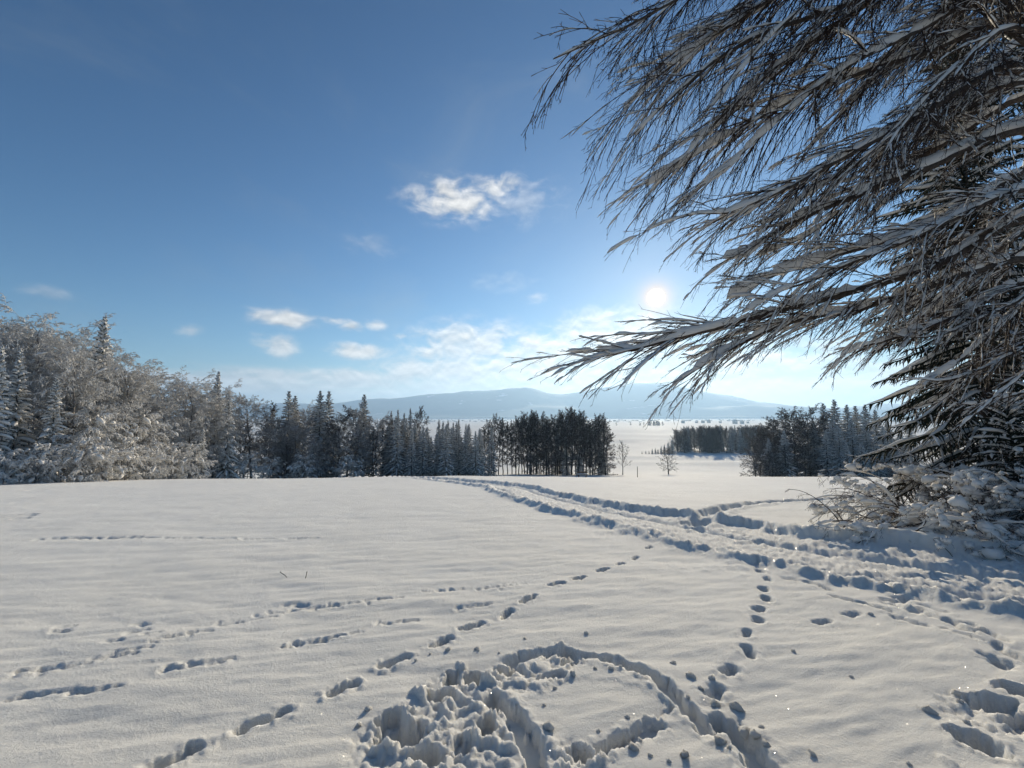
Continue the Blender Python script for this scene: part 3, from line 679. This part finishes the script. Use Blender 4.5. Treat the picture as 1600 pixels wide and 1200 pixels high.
# --- right grove
for k, px, row, y, lab in (('round0', 1192, 655, 118, "rounded bare tree at the left end of the right grove"),
                           ('round0', 1225, 634, 120, "brown bare tree with a dome shaped crown in the right grove"),
                           ('round0', 1256, 629, 122, "highest bare tree of the right grove")):
    by_top(k, px, row, y, 'bare_tree', lab, BW, G_R)
for px, row, y in ((1178, 676, 116), (1208, 645, 124), (1240, 636, 128), (1275, 642, 116), (1240, 660, 112), (1185, 692, 110), (1215, 668, 112), (1262, 652, 111), (1200, 665, 118), (1228, 690, 108), (1205, 700, 108), (1255, 695, 107)):
    by_top('round0', px, row, y, 'bare_tree', "dark bare tree inside the right grove", BW, G_R, w=1.15)
for px, row, y in ((1285, 630, 118), (1302, 624, 117), (1322, 632, 116), (1336, 634, 118), (1352, 632, 114), (1366, 640, 116), (1300, 650, 110), (1330, 655, 108), (1352, 660, 107), (1378, 665, 108), (1392, 680, 108), (1270, 660, 112), (1405, 670, 112), (1420, 660, 118), (1200, 685, 112), (1310, 665, 106), (1290, 672, 107), (1345, 690, 104), (1368, 680, 105), (1385, 655, 114), (1322, 690, 104), (1225, 672, 109), (1400, 695, 104)):
    by_top('spruce%d' % TR.randrange(3), px, row, y, 'spruce_tree', "dark snow dusted spruce in the right grove", SPR, G_R, w=1.5)
# --- far wood and other far trees
for i in range(95):
    px = 1056 + TR.uniform(0, 140); y = 318 + TR.uniform(0, 45)
    by_top(TR.choice(['slim0', 'slim1', 'round0', 'spruce0']), px, 666 + TR.uniform(-3, 3) + (5 if px < 1068 else 0), y, 'bare_tree', "dark tree in the long straight edged wood down in the valley", BW, G_F, w=1.1)
for px, row in ((1003, 705), (1009, 704), (1014, 704), (1019, 701), (1024, 700), (1028, 701), (1033, 697), (1038, 694), (1044, 690), (1050, 685)):
    by_top('spruce%d' % TR.randrange(3), px, row, 318, 'spruce_tree', "tiny young spruce in the line leading to the far wood", SPR, "tiny spruces beside the far wood", w=1.6)
for i in range(14):
    px = 1012 + TR.uniform(0, 28); y = 1500 + TR.uniform(-20, 20); p = at(px, 660, y)
    tree('round0', p[0], y, TR.uniform(15, 20), 'bare_tree', "tree of the small round copse out on the far plain", BW, "copse on the far plain", w=1.2)
for px, y in ((963, 1500), (985, 1600), (1000, 1500), (925, 1700), (1006, 1700)):
    p = at(px, 660, y); tree('round0', p[0], y, 13, 'bare_tree', "single tiny tree out on the far plain", BW, "scattered trees on the far plain", w=1.2)

# ------------------------------------------------------------------ far village
M_WALL = plain("house_wall", (.62, .58, .50, 1)); M_ROOF = M_SNOWB; M_WIN = plain("window_glass", (.05, .06, .07, 1), .2)
def box(x0, x1, y0, y1, z0, z1):
    V = np.array([(x, y, z) for z in (z0, z1) for y in (y0, y1) for x in (x0, x1)], float)
    F = np.array([(0, 2, 3, 1), (4, 5, 7, 6), (0, 1, 5, 4), (2, 6, 7, 3), (0, 4, 6, 2), (1, 3, 7, 5)]); return V, F
def prism(w, d, z, rise, over):
    a, b = w / 2 + over, d / 2 + over; t = .5
    pts = [(-a, z - over * .6), (0, z + rise), (a, z - over * .6), (a, z - over * .6 + t), (0, z + rise + t), (-a, z - over * .6 + t)]
    V = np.array([(p, y, q) for y in (-b, b) for p, q in pts])
    F = [(0, 1, 7, 6), (1, 2, 8, 7), (2, 3, 9, 8), (3, 4, 10, 9), (4, 5, 11, 10), (5, 0, 6, 11), (0, 5, 4, 1), (1, 4, 3, 2), (6, 7, 10, 11), (7, 8, 9, 10)]
    return V, np.array(F)
for i, (px, y, w, lab) in enumerate(((1067, 2000, 15, "far farmhouse with a snowy roof at the left end of the village"), (1088, 2150, 12, "small far house beside the pale field edge"), (1098, 2050, 16, "far white house left of the bright gabled one"),
                                      (1107, 2100, 14, "bright gabled far house above the middle of the wood"), (1125, 2250, 12, "far house half hidden among trees mid village"), (1148, 1950, 18, "cream coloured far house, largest of the village"),
                                      (1159, 2000, 15, "tall white far house right of the cream one"), (1168, 2100, 12, "rightmost small far house of the village"))):
    x = at(px, 650, y)[0]; e = empty('house', (x, y, land1(x, y) + (3 if i else 2)), lab, 'house', "houses of the far village"); e.rotation_euler = (0, 0, (i * .7) % 1.2 - .6)
    h = w * .62; d = w * .8
    V, F = box(-w / 2, w / 2, -d / 2, d / 2, -4, h); gab = np.array([(-w / 2, s * d / 2, h) for s in (-1, 1)] + [(w / 2, s * d / 2, h) for s in (-1, 1)] + [(0, s * d / 2, h + w * .33) for s in (-1, 1)])
    obj('wall', mesh('wall', [(V, F, 0), (gab, np.array([(0, 2, 4, 4), (1, 5, 3, 3)]), 0)], [M_WALL], False), e)
    obj('roof', mesh('roof', [prism(w, d, h, w * .35, .8) + (0,)], [M_ROOF], False), e)
    for k in range(3):
        V, F = box(-w * .32 + k * w * .26, -w * .32 + k * w * .26 + 1.3, -d / 2 - .06, -d / 2 + .1, h * .35, h * .35 + 1.7); obj('window', mesh('window', [(V, F, 0)], [M_WIN], False), e)
def far_wood():
    rng = np.random.default_rng(8); n = 2600
    y = rng.uniform(2600, 5600, n); px = rng.uniform(300, 1700, n); band = fbm(px / 150, y / 260, 3, 121) > .27; px, y = px[band], y[band]; n = len(px)
    x = (px - 800) / FPX * y; z = land(x, y); h = rng.uniform(3, 7, n); w = rng.uniform(6, 18, n)
    a = np.linspace(0, 2 * math.pi, 7)[:-1]; V, F = [], []
    for k in range(4):
        rr_ = (.8, 1.0, .75, .15)[k]; zz = (-.1, .35, .75, 1.0)[k]
        V.append(np.stack([x[:, None] + np.cos(a) * w[:, None] * rr_ * rng.uniform(.7, 1.2, (n, 6)), y[:, None] + np.sin(a) * w[:, None] * rr_ * rng.uniform(.7, 1.2, (n, 6)), z[:, None] + h[:, None] * zz * rng.uniform(.85, 1.1, (n, 6))], -1))
    V = np.stack(V, 1).reshape(-1, 3); i = np.arange(3)[:, None]; s = np.arange(6)[None]
    q = np.stack([i * 6 + s, i * 6 + (s + 1) % 6, (i + 1) * 6 + (s + 1) % 6, (i + 1) * 6 + s], -1).reshape(-1, 4); F = (q[None] + (np.arange(n) * 24)[:, None, None]).reshape(-1, 4)
    obj('distant_woods', mesh('distant_woods', [(V, F, 0)], [M_DARKTWIG], False), kind="stuff", label="bluish strips of far off woods and hedges below the hills", category="woods")
far_wood()

# ------------------------------------------------------------------ near spruce, beech and bushes on the right
def near_spruce(seed, x, y, h, rad, lab):
    KIND['near%d' % seed] = spruce(seed, h, rad, 330 if seed == 201 else 150, 38 if seed == 201 else 28, .30, t0=.13, mat=M_NEEDLE_N, taper=.75, sz=.36, lf=.27, S2=3)
    e = empty('spruce_tree', (x, y, land1(x, y) - .05), lab, SPR, None)
    for n, m in KIND['near%d' % seed]: obj(n, m, e)
near_spruce(201, 14.6, 12.6, 17, 3.9, "big dark spruce behind the overhanging beech branches")
near_spruce(202, 18.2, 13.6, 24, 4.6, "tallest dark spruce at the right end, behind the beech")

def resample(pts, K):
    p = np.array(smooth_line(pts, 8)); L = np.r_[0, np.cumsum(np.linalg.norm(np.diff(p, axis=0), axis=1))]; t = np.linspace(0, L[-1], K)
    return np.stack([np.interp(t, L, p[:, i]) for i in range(3)], -1)
TX, TY = 11.6, 8.0
def beech():
    rng = np.random.default_rng(77); z0 = land1(TX, TY)
    root = empty('beech_tree', (TX, TY, z0 - .1), "big snow loaded beech whose long drooping branches hang in over the field", BW)
    O = np.array((TX, TY, z0 - .1))
    K = 14; P0 = np.zeros((1, K, 3)); P0[0, :, 2] = np.linspace(-.3, 15, K); P0[0, :, 0] = .25 * np.sin(np.linspace(0, 3, K))
    obj('trunk', mesh('trunk', [tubes(P0, (.38 * np.linspace(1, .25, K))[None], 14) + (0,)], [M_BARK]), root)
    # limb paths: photo position and distance ahead; first point springs from the trunk
    LIMBS = [  # (points, radius, snow, label)
        ([(1600, 205, 7.3), (1450, 258, 6.8), (1330, 305, 6.5), (1240, 345, 6.2), (1180, 390, 5.9), (1130, 404, 5.8)], .075, 1.25),
        ([(1600, 340, 7.2), (1480, 400, 6.7), (1380, 438, 6.4), (1250, 470, 6.1), (1130, 502, 5.9), (1040, 520, 5.6), (980, 538, 5.5), (915, 550, 5.4)], .075, 1.2),
        ([(1600, 405, 7.6), (1460, 452, 7.0), (1330, 492, 6.6), (1220, 512, 6.3), (1120, 560, 6.0), (1045, 608, 5.8)], .060, 1.2),
        ([(1600, 95, 7.0), (1450, 170, 6.2), (1330, 235, 5.7), (1220, 290, 5.4), (1130, 325, 5.2), (1070, 335, 5.0)], .055, 1.0),
        ([(1560, -60, 6.6), (1400, -10, 5.8), (1250, 45, 5.2), (1130, 95, 4.8), (1050, 160, 4.6), (985, 215, 4.4)], .050, .9),
        ([(1500, -190, 6.0), (1300, -120, 4.8), (1150, -60, 4.0), (1030, 0, 3.5), (945, 50, 3.3), (865, 92, 3.2)], .028, .30),
        ([(1600, 20, 7.4), (1450, 80, 6.6), (1300, 130, 6.1), (1180, 190, 5.8), (1090, 250, 5.6), (1010, 290, 5.4)], .055, 1.0),
        ([(1600, 150, 8.2), (1470, 225, 7.6), (1360, 290, 7.2), (1260, 365, 6.9), (1180, 400, 6.7)], .055, 1.1),
        ([(1520, -180, 6.8), (1380, -90, 6.0), (1240, -20, 5.4), (1120, 60, 5.0), (1040, 120, 4.8), (975, 170, 4.6)], .045, .8),
        ([(1600, 440, 8.0), (1500, 490, 7.6), (1410, 525, 7.3), (1330, 550, 7.1), (1300, 578, 7.0)], .050, 1.0),
        ([(1620, 500, 9.0), (1550, 560, 8.8), (1490, 610, 8.6), (1460, 635, 8.5), (1430, 640, 8.4)], .026, .5),
        ([(1640, 520, 8.0), (1580, 560, 7.8), (1520, 590, 7.7), (1460, 600, 7.6), (1420, 592, 7.6)], .028, .6),
        ([(1640, 600, 8.4), (1580, 625, 8.2), (1530, 640, 8.1), (1480, 640, 8.0)], .026, .6),
        ([(1640, 440, 7.6), (1570, 480, 7.4), (1500, 512, 7.2), (1440, 522, 7.1), (1390, 520, 7.1)], .030, .7),
        ([(1640, 555, 7.4), (1590, 600, 7.3), (1540, 640, 7.2), (1500, 668, 7.2)], .026, .6),
        ([(1300, -160, 5.0), (1180, -90, 4.6), (1085, -20, 4.3), (1025, 45, 4.2), (990, 100, 4.1)], .030, .7),
        ([(1480, -60, 6.0), (1360, 0, 5.6), (1260, 70, 5.3), (1180, 140, 5.1), (1110, 200, 5.0), (1065, 250, 4.9)], .040, .9),
        ([(1560, 110, 8.0), (1440, 170, 7.5), (1340, 230, 7.1), (1250, 280, 6.9), (1170, 320, 6.7), (1120, 345, 6.6)], .045, 1.0),
        ([(1440, -130, 6.4), (1310, -60, 6.0), (1200, 10, 5.7), (1110, 70, 5.5), (1040, 140, 5.4), (1000, 195, 5.3)], .040, .9),
        ([(1620, 470, 8.2), (1560, 510, 8.0), (1500, 560, 7.9), (1450, 590, 7.8), (1420, 620, 7.8)], .035, .9),
        ([(1560, -10, 7.0), (1440, 40, 6.3), (1330, 90, 5.9), (1230, 160, 5.6), (1150, 230, 5.4), (1085, 300, 5.3)], .045, .95),
        ([(1600, 130, 7.4), (1500, 160, 6.9), (1400, 215, 6.6), (1310, 265, 6.3), (1230, 320, 6.1), (1190, 350, 6.0)], .045, 1.0),
        ([(1560, -150, 5.6), (1440, -100, 5.2), (1330, -40, 4.9), (1230, 30, 4.7), (1160, 100, 4.6), (1110, 170, 4.5)], .035, .8),
        ([(1610, 300, 6.6), (1510, 340, 6.2), (1420, 385, 5.9), (1330, 425, 5.7), (1240, 460, 5.5), (1160, 490, 5.4)], .045, 1.0),
        ([(1610, 380, 9.4), (1540, 420, 9.0), (1470, 470, 8.7), (1410, 510, 8.5), (1360, 540, 8.4)], .045, 1.0),
        ([(1600, 60, 9.0), (1540, 110, 8.6), (1470, 160, 8.3), (1400, 220, 8.0), (1350, 280, 7.8)], .045, 1.0),
        ([(1580, -60, 8.6), (1510, -10, 8.2), (1440, 50, 7.9), (1370, 110, 7.7), (1310, 160, 7.5)], .045, 1.0),
        ([(1610, 260, 7.8), (1500, 330, 7.3), (1400, 370, 7.0), (1300, 400, 6.7), (1200, 432, 6.5), (1135, 468, 6.3)], .060, 1.15),
        ([(1590, -20, 8.4), (1480, 30, 7.8), (1390, 100, 7.3), (1300, 190, 7.0), (1240, 250, 6.8)], .050, 1.0),
        ([(1570, -120, 7.6), (1450, -60, 7.0), (1340, 10, 6.5), (1240, 90, 6.2), (1160, 160, 6.0), (1080, 225, 5.8)], .050, 1.0),
        ([(1600, 60, 5.8), (1500, 110, 5.2), (1420, 190, 4.9), (1370, 270, 4.7), (1345, 330, 4.6)], .030, .7),
        ([(1620, 350, 8.6), (1540, 400, 8.2), (1460, 455, 7.9), (1390, 500, 7.6), (1340, 530, 7.5)], .045, 1.0),
        ([(1540, -230, 7.6), (1400, -150, 6.8), (1290, -80, 6.3), (1190, -20, 5.9), (1110, 40, 5.6), (1030, 90, 5.4)], .045, .8),
    ]
    for li, (pts, r, sn) in enumerate(LIMBS):
        w = [at(*p) for p in pts]
        zt = min(max(w[0][2] + .9 - (w[0][2] - z0) * .12, z0 + 1.0), z0 + 13.5)
        a = np.array((TX + .25 * math.sin((zt - z0) / 15 * 3), TY, zt))
        Kl = 18; P = resample([a] + w, Kl)[None]
        P[0, 1:-1] += np.cumsum(rng.normal(0, .022, (Kl - 2, 3)), 0) * .7
        R = (r * np.linspace(1.35, .0, Kl) ** .75 + .005)[None]
        P -= O
        lp = obj('limb', mesh('limb', [tubes(P, R, 7) + (0,)], [M_BARK]), root)
        L = np.linalg.norm(np.diff(P[0], axis=0), axis=1).sum()
        flow = unit((P[0, -1] - P[0, 4])[None])[0]
        V, F = snow_on(P, R, rng, .018 * sn, .056 * sn, .74, S=7, Ksub=84)
        lsn = [(V, F, 0)]
        # long side branches that sweep the same way and droop
        high = sst(np.array(pts[-2][1]), 420, 260); yy = pts[-1][2]
        n2 = int(L * 6.4)
        P2, R2 = spawn(P, R, n2, rng, .18, .99, .34, (.14, .52), 13, .24 + .16 * high, .09, .42, .0050, planar=.4, tipf=.74, Lmax=.31 * yy)
        R2 = np.minimum(R2, np.linspace(.0115, .0042, 13)[None])
        Wp = P2 + O - np.array((0, 0, EYE)); dep = np.maximum(Wp[..., 1] * CP + Wp[..., 2] * SP, .1)   # leave out shoots far beyond anything one can see from the path
        qx, qy = Wp[..., 0] / dep, (-Wp[..., 1] * SP + Wp[..., 2] * CP) / dep
        seen = ((qx < 1.50) & (qy < 1.15)).any(1); P2, R2 = P2[seen], R2[seen]; n2 = len(P2)
        n3 = 8
        P3, R3 = spawn(P2, R2, n3, rng, .10, .97, .44, (.14, .48), 5, .18 + .12 * high, .12, .62, .0033, planar=.15, tipf=.55)
        P4, R4 = spawn(P3, R3, 2, rng, .15, 1.0, .30, (.35, .85), 2, .1, .15, .75, .0026, planar=.1, tipf=.5)
        order = np.argsort(-np.linalg.norm(P2[:, -1] - P2[:, 0], axis=1)); rest = []
        for q, i in enumerate(order):
            s3, s4 = slice(i * n3, (i + 1) * n3), slice(i * n3 * 2, (i + 1) * n3 * 2)
            blk = [tubes(P2[i:i + 1], R2[i:i + 1], 4) + (0,), tubes(P3[s3], R3[s3], 3) + (0,), tubes(P4[s4], R4[s4], 3) + (0,)]
            if q < 9: obj('side_branch', mesh('side_branch', blk, [M_TWIG]), lp)
            else: rest += blk
        if rest: obj('twigs', mesh('twigs', rest, [M_TWIG]), lp, kind="stuff")
        V, F = snow_on(P2, R2, rng, .009 * sn, .018 * sn, .56, S=4, Ksub=19); lsn.append((V, F, 0))
        k = rng.random(len(P3)) < .36
        V, F = snow_on(P3[k], R3[k], rng, .0060 * sn, .0100 * sn, .48, S=3, Ksub=7); lsn.append((V, F, 0))
        # blankets of snow bridging neighbouring twigs
        k = rng.random(len(P2)) < .16
        V, F = snow_on(P2[k], R2[k] * 1.2, rng, .034 * sn, .020 * sn, .5, S=4, Ksub=15); lsn.append((V, F, 0))
        obj('snow_load', mesh('snow_load', lsn, [M_SNOWB]), lp)
beech()

def blobs(c, r, rng, flat=.80):
    n, A, B = len(c), 8, 5; th = np.linspace(.12, math.pi - .12, B); a = np.arange(A) * 2 * math.pi / A
    d = np.stack([np.sin(th)[:, None] * np.cos(a), np.sin(th)[:, None] * np.sin(a), np.cos(th)[:, None] * np.ones(A)], -1)
    D = d[None] * (1 + .28 * rng.normal(0, 1, (n, B, A, 1)) * .75) * r[:, None, None, None]; D[..., 2] *= flat; D[..., 0] *= rng.uniform(.85, 1.25, (n, 1, 1)); D[..., 1] *= rng.uniform(.85, 1.25, (n, 1, 1))
    V = (c[:, None, None] + D).reshape(-1, 3); i = np.arange(B - 1)[:, None]; s = np.arange(A)[None]
    q = np.stack([i * A + s, (i + 1) * A + s, (i + 1) * A + (s + 1) % A, i * A + (s + 1) % A], -1).reshape(-1, 4)
    return V, (q[None] + (np.arange(n) * A * B)[:, None, None]).reshape(-1, 4)
def bush(name, x, y, n, L, lab, seed, lean=(0, 0), sn=1.0, rad=.5, el=(.25, 1.0), tw=6):
    rng = np.random.default_rng(seed); root = empty(name, (x, y, land1(x, y) + .1), lab, 'bush', None)
    ph = rng.uniform(0, 2 * math.pi, n); e = rng.uniform(el[0], el[1], n)
    d = np.stack([np.cos(ph) * np.cos(e) + lean[0], np.sin(ph) * np.cos(e) + lean[1], np.sin(e)], -1)
    base = np.stack([rng.normal(0, rad, n), rng.normal(0, rad * .6, n), np.zeros(n) - .1], -1)
    P1 = grow(base, d, L * rng.uniform(.6, 1.1, n), 12, rng, 1.5, .16); R1 = .014 * np.linspace(1, .3, 12)[None] * rng.uniform(.7, 1.4, (n, 1))
    P2, R2 = spawn(P1, R1, tw, rng, .15, .98, .38, (.3, .9), 6, .8, .2, .6, .0045)
    P3, R3 = spawn(P2, R2, 6, rng, .15, 1, .5, (.3, .9), 3, .5, .2, .7, .0036)
    P4, R4 = spawn(P3, R3, 2, rng, .2, 1, .5, (.3, .9), 2, .4, .2, .7, .003)
    for i in range(n): obj('stem', mesh('stem', [tubes(P1[i:i + 1], R1[i:i + 1], 5) + (0,)], [M_TWIG]), root)
    obj('twigs', mesh('twigs', [tubes(P2, R2, 3) + (0,), tubes(P3, R3, 3) + (0,), tubes(P4, R4, 3) + (0,)], [M_TWIG]), root, kind="stuff")
    V, F = snow_on(P1, R1, rng, .024 * sn, .034 * sn, .55, S=7, Ksub=30); parts = [(V, F, 0)]
    # rounded lumps of snow caught in the upper twigs
    pt = P2[:, 2:5].reshape(-1, 3); sc_ = np.where(pt[:, 2] > 1.5, 0, pt[:, 2]) + .6 * rng.random(len(pt)); nl = int(len(pt) * .15 * min(sn, 1.2))
    if sn > .5:
        pt = pt[np.argsort(-sc_)[:nl]]; rad_ = rng.uniform(.03, .09, nl) * (1 + .6 * (rng.random(nl) < .15)); parts.append(blobs(pt, rad_, rng) + (0,))
    V, F = snow_on(P2, R2, rng, .008 * sn, .012 * sn, .40, S=4, Ksub=8); parts.append((V, F, 0))
    V, F = snow_on(P3, R3, rng, .006 * sn, .008 * sn, .28, S=3); parts.append((V, F, 0))
    obj('snow_load', mesh('snow_load', parts, [M_SNOWB]), root)
bush('snowy_bush', 9.3, 9.6, 60, 2.1, "low bush bowed to the ground under thick snow, nearest the trodden track", 301, (-.2, -.05), 1.15, .5, (.15, .8))
bush('snowy_bush', 10.8, 9.8, 72, 2.7, "tall dark bush piled with snow lumps below the spruce", 302, (-.05, -.1), 1.15, .8, (.3, 1.1), 8)
bush('snowy_bush', 12.4, 9.5, 64, 3.0, "dense snow covered bush at the right end, under the beech trunk", 303, (0, -.1), 1.1, .9, (.3, 1.15), 8)
bush('snowy_bush', 12.2, 11.0, 74, 3.1, "high arching bush between the spruce and the low bushes", 304, (-.12, -.05), .55, 1.0, (.6, 1.3), 8)
for i, (x, y, h, lab) in enumerate(((13.2, 10.9, 3.4, "young dark spruce behind the rightmost bush"),)):
    KIND['young%d' % i] = spruce(211 + i, h, 1.3, 120, 22, .35, t0=.02, mat=M_NEEDLE_N, taper=.6, sz=.26, lf=.3, S2=3)
    e = empty('spruce_tree', (x, y, land1(x, y)), lab, SPR, None)
    for n, m in KIND['young%d' % i]: obj(n, m, e)
bush('bare_sapling', 8.9, 10.6, 9, 1.7, "thin leafless sapling stems sticking out left of the bowed bush", 305, (-.7, 0), .12, .3, (.5, .9), 3)

# ------------------------------------------------------------------ small things on the snow
M_WOOD = plain("weathered_wood", (.12, .085, .06, 1))
x, y = at(996, 744, 64)[0], 64.0; e = empty('fence_post', (x, y, land1(x, y)), "thin wooden post alone on the crest left of the lone tree", 'post')
P = np.array([[(0, 0, -.3), (0, 0, .3), (.01, 0, .9), (.02, 0, 1.55)]], float); obj('pole', mesh('pole', [tubes(P, np.array([[.055, .05, .05, .045]]), 7) + (0,)], [M_WOOD]), e)
obj('snow_cap', mesh('snow_cap', [tubes(np.array([[(.02, 0, 1.55), (.02, 0, 1.6), (.02, 0, 1.66), (.02, 0, 1.69)]], float), np.array([[.05, .075, .06, .005]]), 7) + (0,)], [M_SNOWB]), e)
x, y = at(910, 744, 62)[0], 62.0; e = empty('bench', (x, y, land1(x, y)), "low snow covered wooden bench on the crest before the central grove", 'bench')
for s in (-.55, .55):
    V, F = box(s - .06, s + .06, -.16, .16, -.2, .34); obj('leg', mesh('leg', [(V, F, 0)], [M_WOOD], False), e)
V, F = box(-.8, .8, -.2, .2, .342, .40); obj('seat', mesh('seat', [(V, F, 0)], [M_WOOD], False), e)
for s in (-.55, .55):
    V, F = box(s - .04, s + .04, .18, .24, .405, .8); obj('backrest_post', mesh('backrest_post', [(V, F, 0)], [M_WOOD], False), e)
V, F = box(-.8, .8, .15, .178, .58, .82); obj('backrest', mesh('backrest', [(V, F, 0)], [M_WOOD], False), e)
Pn = np.array([[(-.82, 0, .41), (-.7, 0, .45), (0, 0, .47), (.7, 0, .45), (.82, 0, .41)]], float); obj('snow_cap', mesh('snow_cap', [tubes(Pn, np.array([[.01, .18, .19, .18, .01]]), 8, flat=.4) + (0,)], [M_SNOWB]), e)
def stalks(px, py, lean, h, lab):
    rng = np.random.default_rng(px); x, y = hit(px, py); e = empty('dry_stalk', (x, y, land1(x, y)), lab, 'plant')
    P = grow(np.array([(0, 0, -.08)]), np.array([(lean, 0, 1.0)]), np.array([h]), 7, rng, -.3, .25)
    obj('stem', mesh('stem', [tubes(P, np.full((1, 7), .0035), 5) + (0,)], [M_TWIG]), e)
    Q, R = spawn(P, np.full((1, 7), .003), 3, rng, .4, .95, .35, (.3, .7), 4, -.3, .2, .8, .002); obj('twig', mesh('twig', [tubes(Q, R, 3) + (0,)], [M_TWIG]), e)
stalks(455, 903, -.5, .24, "dry stalk bent leftward out of the smooth snow, left one of two")
stalks(474, 904, .4, .20, "forked dry stalk out of the smooth snow, right one of two")
def clods():
    rng = np.random.default_rng(17); protos = []
    for k in range(4):
        V, F = blobs(np.zeros((1, 3)), np.ones(1), rng, .7); protos.append(mesh('snow_clod', [(V, F, 0)], [M_SNOW]))
    spots = [(745, 1015, .030), (748, 1018, .02), (916, 992, .02), (1052, 1037, .025), (1080, 1058, .03), (1112, 1062, .025), (1118, 1100, .035), (1150, 1103, .04), (1075, 1093, .03), (858, 1135, .04), (895, 1055, .03), (867, 1075, .035), (930, 1045, .03), (955, 1046, .035), (970, 1045, .025),
             (1125, 1160, .04), (1140, 1172, .03), (1165, 1140, .04), (1180, 1150, .03), (1198, 1165, .025), (1070, 1182, .03), (1045, 1190, .02), (1452, 1110, .035), (1500, 1098, .04), (1488, 1140, .04), (1510, 1128, .035), (1420, 1190, .02), (1495, 1085, .03), (1270, 1180, .02), (850, 1100, .02), (980, 1120, .02), (650, 1030, .02), (672, 1020, .02), (575, 1105, .025),
             (1110, 1125, .03), (1128, 1140, .03), (1095, 1078, .02), (1190, 1135, .02), (935, 1140, .02), (990, 1170, .025), (1000, 1158, .02), (1015, 1180, .02), (780, 1020, .02), (820, 1000, .02), (560, 1130, .02), (1330, 1055, .02), (1240, 1020, .02), (1360, 960, .03), (700, 1015, .025), (585, 1150, .03)]
    for i, (px, py, r) in enumerate(spots):
        x, y = hit(px, py); z = land1(x, y) + float(detail(np.array([x]), np.array([y]))[0]) + r * .15
        o = obj('snow_clod', protos[i % 4], None, (x, y, z), label="loose clod of snow scattered around the wallowed hollow", category="snow clod", group="loose snow clods around the hollow")
        o.rotation_euler = (rng.uniform(-.5, .5), rng.uniform(-.5, .5), rng.uniform(0, 6)); s = r * rng.uniform(.5, 1.2); o.scale = (s, s * .9, s)
clods()

# ------------------------------------------------------------------ the hazy air
V, F = box(-30000, 30000, -16000, 16000, -120, 780)
hm = bpy.data.materials.new("haze"); hm.use_nodes = True; hm.node_tree.nodes.clear(); H = NT(hm.node_tree)
ho = H.new('ShaderNodeOutputMaterial'); pv = H.new('ShaderNodeVolumePrincipled')
pv.inputs['Color'].default_value = (.47, .71, 1.0, 1); pv.inputs['Density'].default_value = 1.05e-4; pv.inputs['Anisotropy'].default_value = .45
H.nt.links.new(pv.outputs[0], ho.inputs['Volume'])
obj('haze', mesh('haze', [(V, F, 0)], [hm], False), kind="stuff", label="thin bluish haze in the winter air")

# ------------------------------------------------------------------ say which is which in the rows
ORD = "first second third fourth fifth sixth seventh eighth ninth tenth eleventh twelfth thirteenth fourteenth fifteenth sixteenth seventeenth eighteenth nineteenth twentieth".split()
ORD += ["twenty-" + w for w in ORD[:9]] + ["thirtieth"] + ["thirty-" + w for w in ORD[:9]]
def number(test, text):
    row = sorted((o for o in COL.objects if o.parent is None and o.get('label') == test), key=lambda o: o.location.x / o.location.y)
    for i, o in enumerate(row): o['label'] = text % (ORD[i] if i < len(row) - 1 or i < 2 else "last")
number("low snow bent shrub along the foot of the left forest edge", "low snow bent shrub along the left forest foot, %s from its left end")
number("dark young spruce dusted with snow in the dense row", "dark young spruce dusted with snow, %s in the dense row counting from the left")
number("frosted broadleaf tree in the back rows of the left forest", "frosted broadleaf tree behind the left forest edge, %s back row tree from the left")
number("tall bare tree with a straight dark trunk in the central grove", "tall bare tree with dark straight trunk, %s from the left in the central grove")
number("snowy shrub at the foot of the middle forest edge", "snowy shrub below the middle trees, %s counting rightward from the snowy spruces")
number("grey bare tree filling the middle of the forest edge", "grey bare tree filling the middle forest edge, %s from the snowy spruces")
number("dark bare tree inside the right grove", "dark bare tree inside the right grove, %s from its left end")
number("dark snow dusted spruce in the right grove", "dark snow dusted spruce in the right grove, %s from the bare trees")
number("taller spruce tip showing behind the dense young row", "taller spruce tip behind the dense young row, %s from the left")
number("bare slender tree at the left end of the central grove", "bare slender tree before the central grove, %s from the dense spruce row")
number("small dark tree growing low between the trunks of the central grove", "small dark tree low between the central grove trunks, %s from the left")
number("tiny young spruce in the line leading to the far wood", "tiny young spruce in the line leading to the far wood, %s from its tip")
number("single tiny tree out on the far plain", "single tiny tree out on the far plain, %s from the left")
